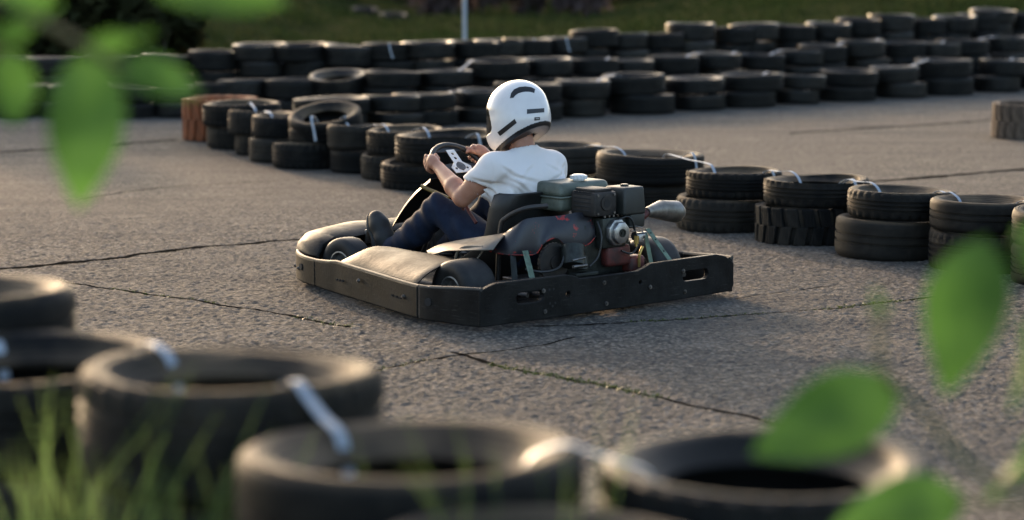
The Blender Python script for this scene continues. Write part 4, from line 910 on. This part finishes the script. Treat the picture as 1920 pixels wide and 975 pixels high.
# helmet
YAW,PIT=R_(20),R_(20)
Rm=np.array(Matrix.Rotation(YAW,3,'Z')@Matrix.Rotation(PIT,3,'Y')@Matrix.Rotation(R_(9),3,'X'))    # head axes in kart frame (columns)
h=.0035; hs=SDF((-.21,-.17,-.22),(.24,.17,.20),h)
hs.ell((-.012,0,.022),(.158,.128,.146),.03); hs.ell((.062,0,-.075),(.112,.100,.098),.06); hs.ell((-.03,0,-.05),(.125,.118,.10),.05)
outer=hs.V.copy(); X,Y,Z=hs.grid()
cut=-(Z+.128-.10*X*0+.22*(X)+.0)                        # lower edge plane, chin lower than nape
cut=-(Z+.120+.22*X)
port=np.maximum(np.maximum(np.abs(Z-.004)-.058,.052-X-.25*np.abs(Z)),-1)
port_r=np.sqrt(np.maximum(np.abs(Z-.004)-.035,0)**2+np.maximum(  .112-X,0)**2)-.026; port=np.where(X>.112,np.maximum(np.abs(Z-.004)-.061,port_r),port_r)
shell=np.maximum(np.maximum(np.maximum(outer,-(outer+.024)),cut),-port)
crease=.0015*np.sin(60*(Z-.35*X))*np.exp(-((Z-.05)/.05)**2)
def hm(V,name,m,parent):
    v,f=snet(V.astype(np.float32),hs.lo,h); return ob(name,mesh_of(name,v,f,m,True,60),parent)
he=hm(shell-crease*.5,'helmet',M['helmet'],person); he.location=tuple(HC+np.array((0.0,0,.012))); he.rotation_euler=Matrix(Rm.tolist()).to_euler()
he['label']='glossy white full-face helmet with black strips'
HO=np.array(he.location)
hm(np.maximum(np.maximum(outer+.002,-(outer+.008)),port-.004),'visor',M['visor'],he)
hm(np.maximum(np.maximum(np.abs(cut)-.009,outer-.0035),-(outer+.034)),'edge_trim',M['sticker'],he)
hm(np.maximum(np.maximum(outer+.0245,-(outer+.042)),cut+.004),'lining',M['lining'],he)
# strips stuck on the helmet, laid on its surface
def hsamp(q):
    i=(q-hs.lo)/h; i0=np.clip(np.floor(i).astype(int),0,hs.n-2); t=np.clip(i-i0,0,1); s=0
    for a in (0,1):
        for b in (0,1):
            for c in (0,1): s+=outer[i0[0]+a,i0[1]+b,i0[2]+c]*(t[0] if a else 1-t[0])*(t[1] if b else 1-t[1])*(t[2] if c else 1-t[2])
    return s
def on_helmet(px,py):
    o,d=kray(px,py); d=d/np.linalg.norm(d); o=Rm.T@(o-HO); d=Rm.T@d; s=-(o@d)-.25; best=None
    for _ in range(900):
        q=o+d*s
        if np.all(q>hs.lo+h) and np.all(q<hs.lo+h*(hs.n-2)):
            if hsamp(q)<.0: return q
        s+=.0008
        if s>-(o@d)+.25: break
    return None
def strip(up,lo,name='black_strip',m='sticker',off=.0022):
    rows=[]
    for (ax_,ay_),(bx_,by_) in zip(up,lo):
        r=[on_helmet(ax_+(bx_-ax_)*t,ay_+(by_-ay_)*t) for t in (0,.33,.67,1)]
        if any(x is None for x in r): continue
        rr_=[]
        for q in r:
            g=np.array([hsamp(q+dv)-hsamp(q-dv) for dv in np.eye(3)*.004]); g/=np.linalg.norm(g); rr_.append(q+g*off)
        rows.append(rr_)
    if len(rows)>1:
        bm=bmesh.new(); V=[[bm.verts.new(p) for p in r] for r in rows]
        for a,b in zip(V,V[1:]):
            for k in range(3): bm.faces.new((a[k],a[k+1],b[k+1],b[k]))
        bmesh.ops.recalc_face_normals(bm,faces=bm.faces); bmesh.ops.solidify(bm,geom=bm.faces[:],thickness=.002)
        bm_ob(name,bm,M[m],he)
def lerp2(a,b,n): return [(a[0]+(b[0]-a[0])*i/n,a[1]+(b[1]-a[1])*i/n) for i in range(n+1)]
strip([(956.5,184),(958.5,175),(964,168),(974,163.5),(985,162.5),(996,164),(1003,167.5)],[(963,183),(966,179),(971,175.5),(979,173),(986,172),(994.5,172.5),(1001.5,174.5)])
strip(lerp2((988,205),(1020,203),5),lerp2((988,213.5),(1020,210.5),5))
strip(lerp2((933,248),(965,223),6),lerp2((938,255),(969,230.5),6))
strip(lerp2((1002,220),(1012,219.5),3),lerp2((1002,226),(1012,225),3))
strip(lerp2((1004,222),(1010,221.7),2),lerp2((1004,223.5),(1010,223.2),2),'tag_print','print',.0035)

# ------------------------------------------------------------------ background planting
def leaf_cloud(n,c,r,size,rnd,clumps=14,flat=.75):
    v=[];f=[]; cl=[]
    for _ in range(clumps):
        u=rnd.normal(size=3); u/=np.linalg.norm(u); q=rnd.uniform(.35,.95); cl.append((np.array(c)+u*np.array(r)*q,rnd.uniform(.18,.42)))
    for _ in range(n):
        cc,cr=cl[rnd.integers(len(cl))]; u=rnd.normal(size=3); u/=np.linalg.norm(u); p=cc+u*np.array(r)*cr*rnd.uniform(.5,1.05)
        if p[2]<.03: p[2]=abs(p[2])+.03
        a=rnd.normal(size=3); a/=np.linalg.norm(a); b=np.cross(a,rnd.normal(size=3)); b/=np.linalg.norm(b); s=size*rnd.uniform(.6,1.4); k=len(v)
        v+= [p-a*s,p+b*s*.45,p+a*s,p-b*s*.45]; f.append((k,k+1,k+2,k+3))
    return v,f
def bush(x,y,r,label,m,n=1500,size=.12,name='bush',cat='bush',group=None,clumps=14):
    z=field_z(x,y); e=empty(name,(x,y,z-.03)); tag(e,label,cat,group); rd=np.random.default_rng(int(abs(x*100+y*10)))
    v,f=leaf_cloud(n,(0,0,r[2]*.85),r,size,rd,clumps); ob('crown',mesh_of('crown',v,f,M[m],False),e)
    bm=bmesh.new()
    for k in range(5):
        a=rd.uniform(0,6.28); q=rd.uniform(.2,.6); tube(bm,[(0,0,0),(.3*q*r[0]*math.cos(a),.3*q*r[1]*math.sin(a),r[2]*.5),(q*r[0]*math.cos(a),q*r[1]*math.sin(a),r[2]*1.2)],.03,6,3,.008)
    bm_ob('stems',bm,M['bark'],e)
for i,(x,y,rx,ry,rz) in enumerate(((-9.2,27.3,1.5,1.1,1.15),(-7.2,26.9,1.4,1.0,1.05),(-5.5,26.9,1.3,.9,.95),(-4.2,27.8,1.0,.9,.85),(-11.6,27.8,1.6,1.2,1.3),(-6.4,29.2,1.6,1.2,1.3),(-8.6,30.2,1.7,1.2,1.4),(-13.5,30,2,1.6,1.6))):
    bush(x,y,(rx,ry,rz),'dark evergreen hedge shrub shading the end of the far tyre wall','bush_dark',2600,.13,'hedge_shrub','shrub','dark hedge behind the far tyre wall',18)
for i in range(9):
    x=-1.6+i*.95; y=49+random.uniform(-1,2)+i*.3
    bush(x,y,(1.0,.8,random.uniform(.7,1.1)),'dry mauve brown scrub bush out on the grass','bush_dry',1100,.11,'scrub_bush','bush','dry scrub beyond the grass')
for i in range(8):
    x=-8+i*1.05; y=56+random.uniform(-2,2)
    bush(x,y,(1.0,.8,random.uniform(.6,.9)),'reddish brown low scrub far behind the pole','bush_dry' if i%3 else 'bush_green',900,.12,'scrub_bush','bush','low scrub far behind the pole')
for x,y in ((-1.0,61),(.9,60),(3.4,62),(-4.5,63),(6.0,61)):
    bush(x,y,(1.3,1,1.1),'dark green rounded bush beyond the dry scrub','bush_green',1100,.14,'round_bush','bush','dark green bushes beyond the scrub')
p=atY(871,40,31.5); bm=bmesh.new(); zb_=field_z(p[0],p[1])-.05; cyl(bm,(p[0],p[1],zb_),(p[0],p[1],3.0),.028,.024,14); cyl(bm,(p[0],p[1],3.0),(p[0],p[1],3.03),.034,.02,14)
tag(bm_ob('metal_pole',bm,M['pole']),'slim pale grey metal pole rising behind the far tyre wall','pole')
# grass on the slope (uncountable)
v=[];f=[]
for i in range(26000):
    x=rng.uniform(-9,12); y=row_C(x)+.5+rng.gamma(2.,7.); z=field_z(x,y); hgt=rng.uniform(.04,.13)*(1+.8*(mnoise.noise(Vector((x*.6,y*.3,1)))>.15)); a=rng.uniform(0,6.28); ww=.012+.0006*y; u=(math.cos(a)*ww,math.sin(a)*ww); k=len(v)
    v+= [(x-u[0],y-u[1],z-.02),(x+u[0],y+u[1],z-.02),(x+rng.normal(0,.05),y+rng.normal(0,.05),z+hgt)]; f.append((k,k+1,k+2))
tag(ob('grass',mesh_of('grass',v,f,M['blade'],False)),'rough green grass on the slope behind the tyre wall','grass',kind='stuff')

# ------------------------------------------------------------------ near vegetation, out of focus
def grass_clump(px,py,Y,n,spread,label,hv=.25):
    tip=atY(px,py,Y); v=[];f=[]; base=(tip[0],Y,0); rd=random.Random(int(px))
    for i in range(n):
        bx,by=base[0]+rd.gauss(0,spread*.5),base[1]+rd.gauss(0,.05); hh=tip[2]*(1-abs(rd.gauss(0,hv))*.9); lean=rd.gauss(0,.17); la=rd.uniform(0,6.28); wd=rd.uniform(.003,.006); k=len(v)
        ca,sa=math.cos(la),math.sin(la); wa=rd.uniform(-.7,.7)
        for j in range(7):
            t=j/6; q=(bx+ca*lean*t*t*1.6+ (bx-base[0])*t*.5,by+sa*lean*t*t,hh*t*(1-.10*abs(lean)*t)); w_=wd*(1-t**2.2)+.0003
            v+= [(q[0]-w_*math.cos(wa),q[1]-w_*math.sin(wa),q[2]),(q[0]+w_*math.cos(wa),q[1]+w_*math.sin(wa),q[2])]
            if j: f.append((k+2*j-2,k+2*j-1,k+2*j+1,k+2*j))
    return tag(ob('grass_clump',mesh_of('grass_clump',v,f,M['fgrass'],True,180),None),label,'grass','grass clumps among the near stacks')
grass_clump(90,680,4.1,100,.19,'dense tall green grass clump beside the furthest near stacks')
grass_clump(350,790,4.05,48,.15,'thin tall grass clump before the tan rimmed near stack')
grass_clump(985,750,3.72,42,.12,'sparse grass blades rising before the grassy near stack')
# leafy saplings at the verge; the leaves in view hang from their twigs
def leaf_mesh(L,W,curl,fold=.25,seed=0):
    rd=random.Random(seed); rows=[]
    for i in range(13):
        t=i/12; wv=W/2*(math.sin(math.pi*t**.85)**.8 if 0<t<1 else .02)*(1.08-.25*t); z=-curl*L*t*t
        rows.append([(L*t,q*wv,z+abs(q)*wv*fold+.004*math.sin(9*t+q*2)) for q in (-1,-.5,0,.5,1)])
    v=[p for r in rows for p in r]; f=[]
    for i in range(12):
        for k in range(4): f.append((i*5+k,i*5+k+1,i*5+k+6,i*5+k+5))
    return v,f
def leaf_at(parent,a,b,wd,face,seed=0,curl=.08):
    a=Vector(a); b=Vector(b); L=(b-a).length; x=(b-a)/L; n=Vector(face); n=(n-x*n.dot(x)).normalized(); y=n.cross(x)
    v,f=leaf_mesh(L,wd,curl,.22,seed); mt=Matrix((x,y,n)).transposed()
    o=ob('leaf',mesh_of('leaf',[tuple(a+mt@Vector(p)) for p in v],f,M['leaf'],True,180),parent); return o
def sapling(name,base,trunk,twigs,leaves,label,Y,seed,extra):
    e=empty(name,(0,0,0)); tag(e,label,'tree'); bm=bmesh.new(); tube(bm,[base]+trunk,.016,8,5,.005); bm_ob('trunk',bm,M['twig'],e)
    for tw in twigs:
        bm=bmesh.new(); tube(bm,tw,.009,6,5,.004); bm_ob('twig',bm,M['twig'],e)
    rd=random.Random(seed)
    for i,(a,b,wpx,face,dy) in enumerate(leaves):
        A=atY(*a,Y+dy[0]); Bp=atY(*b,Y+dy[1]); leaf_at(e,A,Bp,wpx/F*Y,face,i)
    for p in extra:
        for k in range(2):
            a=rd.uniform(0,6.28); d=Vector((math.cos(a)*.6-.5*(1 if p[0]<0 else -1)*0,math.sin(a),rd.uniform(-.7,.3))).normalized()*rd.uniform(.13,.2); q=Vector(p)+d
            if abs(q.x)<.76*q.y/3.2+.02: continue
            leaf_at(e,p,q,rd.uniform(.06,.09),(rd.gauss(0,.5),rd.gauss(0,.5),1),k+7)
    return e
YL=3.15
T=lambda x,y,dy=0:tuple(atY(x,y,YL+dy))
trk=[(-1.02,3.2,.6),(-.98,3.2,1.25),(-1.0,3.18,1.8),(-.97,3.15,2.3)]
tw=[[(-.985,3.19,1.35),T(-90,20),T(60,35),T(150,80),T(235,130)],[(-.99,3.18,1.7),(-.85,3.15,1.78),T(150,-90),T(290,-45)],[(-.985,3.19,1.3),T(-130,60),T(-30,60)],[(-.985,3.19,1.25),T(-110,140),T(10,95)]]
lv=[((168,95),(150,392),150,(.25,-.9,.35),(0,-.03)),((215,118),(382,172),84,(-.1,-.85,.45),(0,.02)),((150,80),(290,70),90,(.2,-.5,-.8),(0,.05)),((275,-38),(545,-10),150,(.0,-.75,.65),(0,0)),
    ((10,95),(35,238),105,(.5,-.6,.2),(.05,.05)),((-20,60),(120,15),120,(.3,-.4,-.8),(.0,.06)),((-10,50),(-140,110),110,(0,-.8,.6),(0,0)),((60,30),(30,-90),110,(.1,-.9,.2),(0,0))]
ex=[(-1.0,3.18,1.8),(-.98,3.15,2.0),(-.97,3.15,2.25),(-.99,3.2,1.6),(-1.0,3.2,1.45),(-.99,3.2,1.15),(-.98,3.2,1.95),(-.97,3.16,2.15)]
sapling('broadleaf_sapling',(-1.05,3.2,0),trk,tw,lv,'broadleaf sapling with large hanging leaves over the tyre wall end',YL,3,ex)
trk=[(1.02,3.2,.35),(.97,3.2,.8),(.95,3.18,1.2),(.97,3.15,1.6)]
tw=[[(.98,3.19,.7),T(1990,930),T(1850,900),T(1720,760),T(1655,690),T(1648,560)],[(.955,3.18,1.15),T(2010,480),T(1900,450)],[(.97,3.19,.75),T(1985,960),T(1800,945)],[(.96,3.18,1.0),T(2000,700),T(1930,690)]]
lv=[((1850,445),(1765,740),165,(-.35,-.85,.3),(0,0)),((1690,725),(1405,850),165,(-.1,-.88,.35),(0,.02)),((1810,935),(1560,985),140,(-.1,-.85,.4),(0,.0)),((1925,600),(1912,780),90,(.7,-.4,.0),(0,.05)),((1950,800),(1850,960),120,(.4,-.3,-.7),(0,.05)),((1905,430),(2040,560),120,(0,-.8,.6),(0,0)),((1655,600),(1640,540),26,(.2,-.9,.3),(0,0))]
ex=[(.96,3.18,1.3),(.965,3.16,1.5),(.97,3.15,1.6),(.955,3.18,1.1),(.975,3.2,.75),(1.0,3.2,.5)]
sapling('leafy_shoot',(1.05,3.2,0),trk,tw,lv,'low broadleaf shoot with bright leaves beside the dark near stack',YL,5,ex)
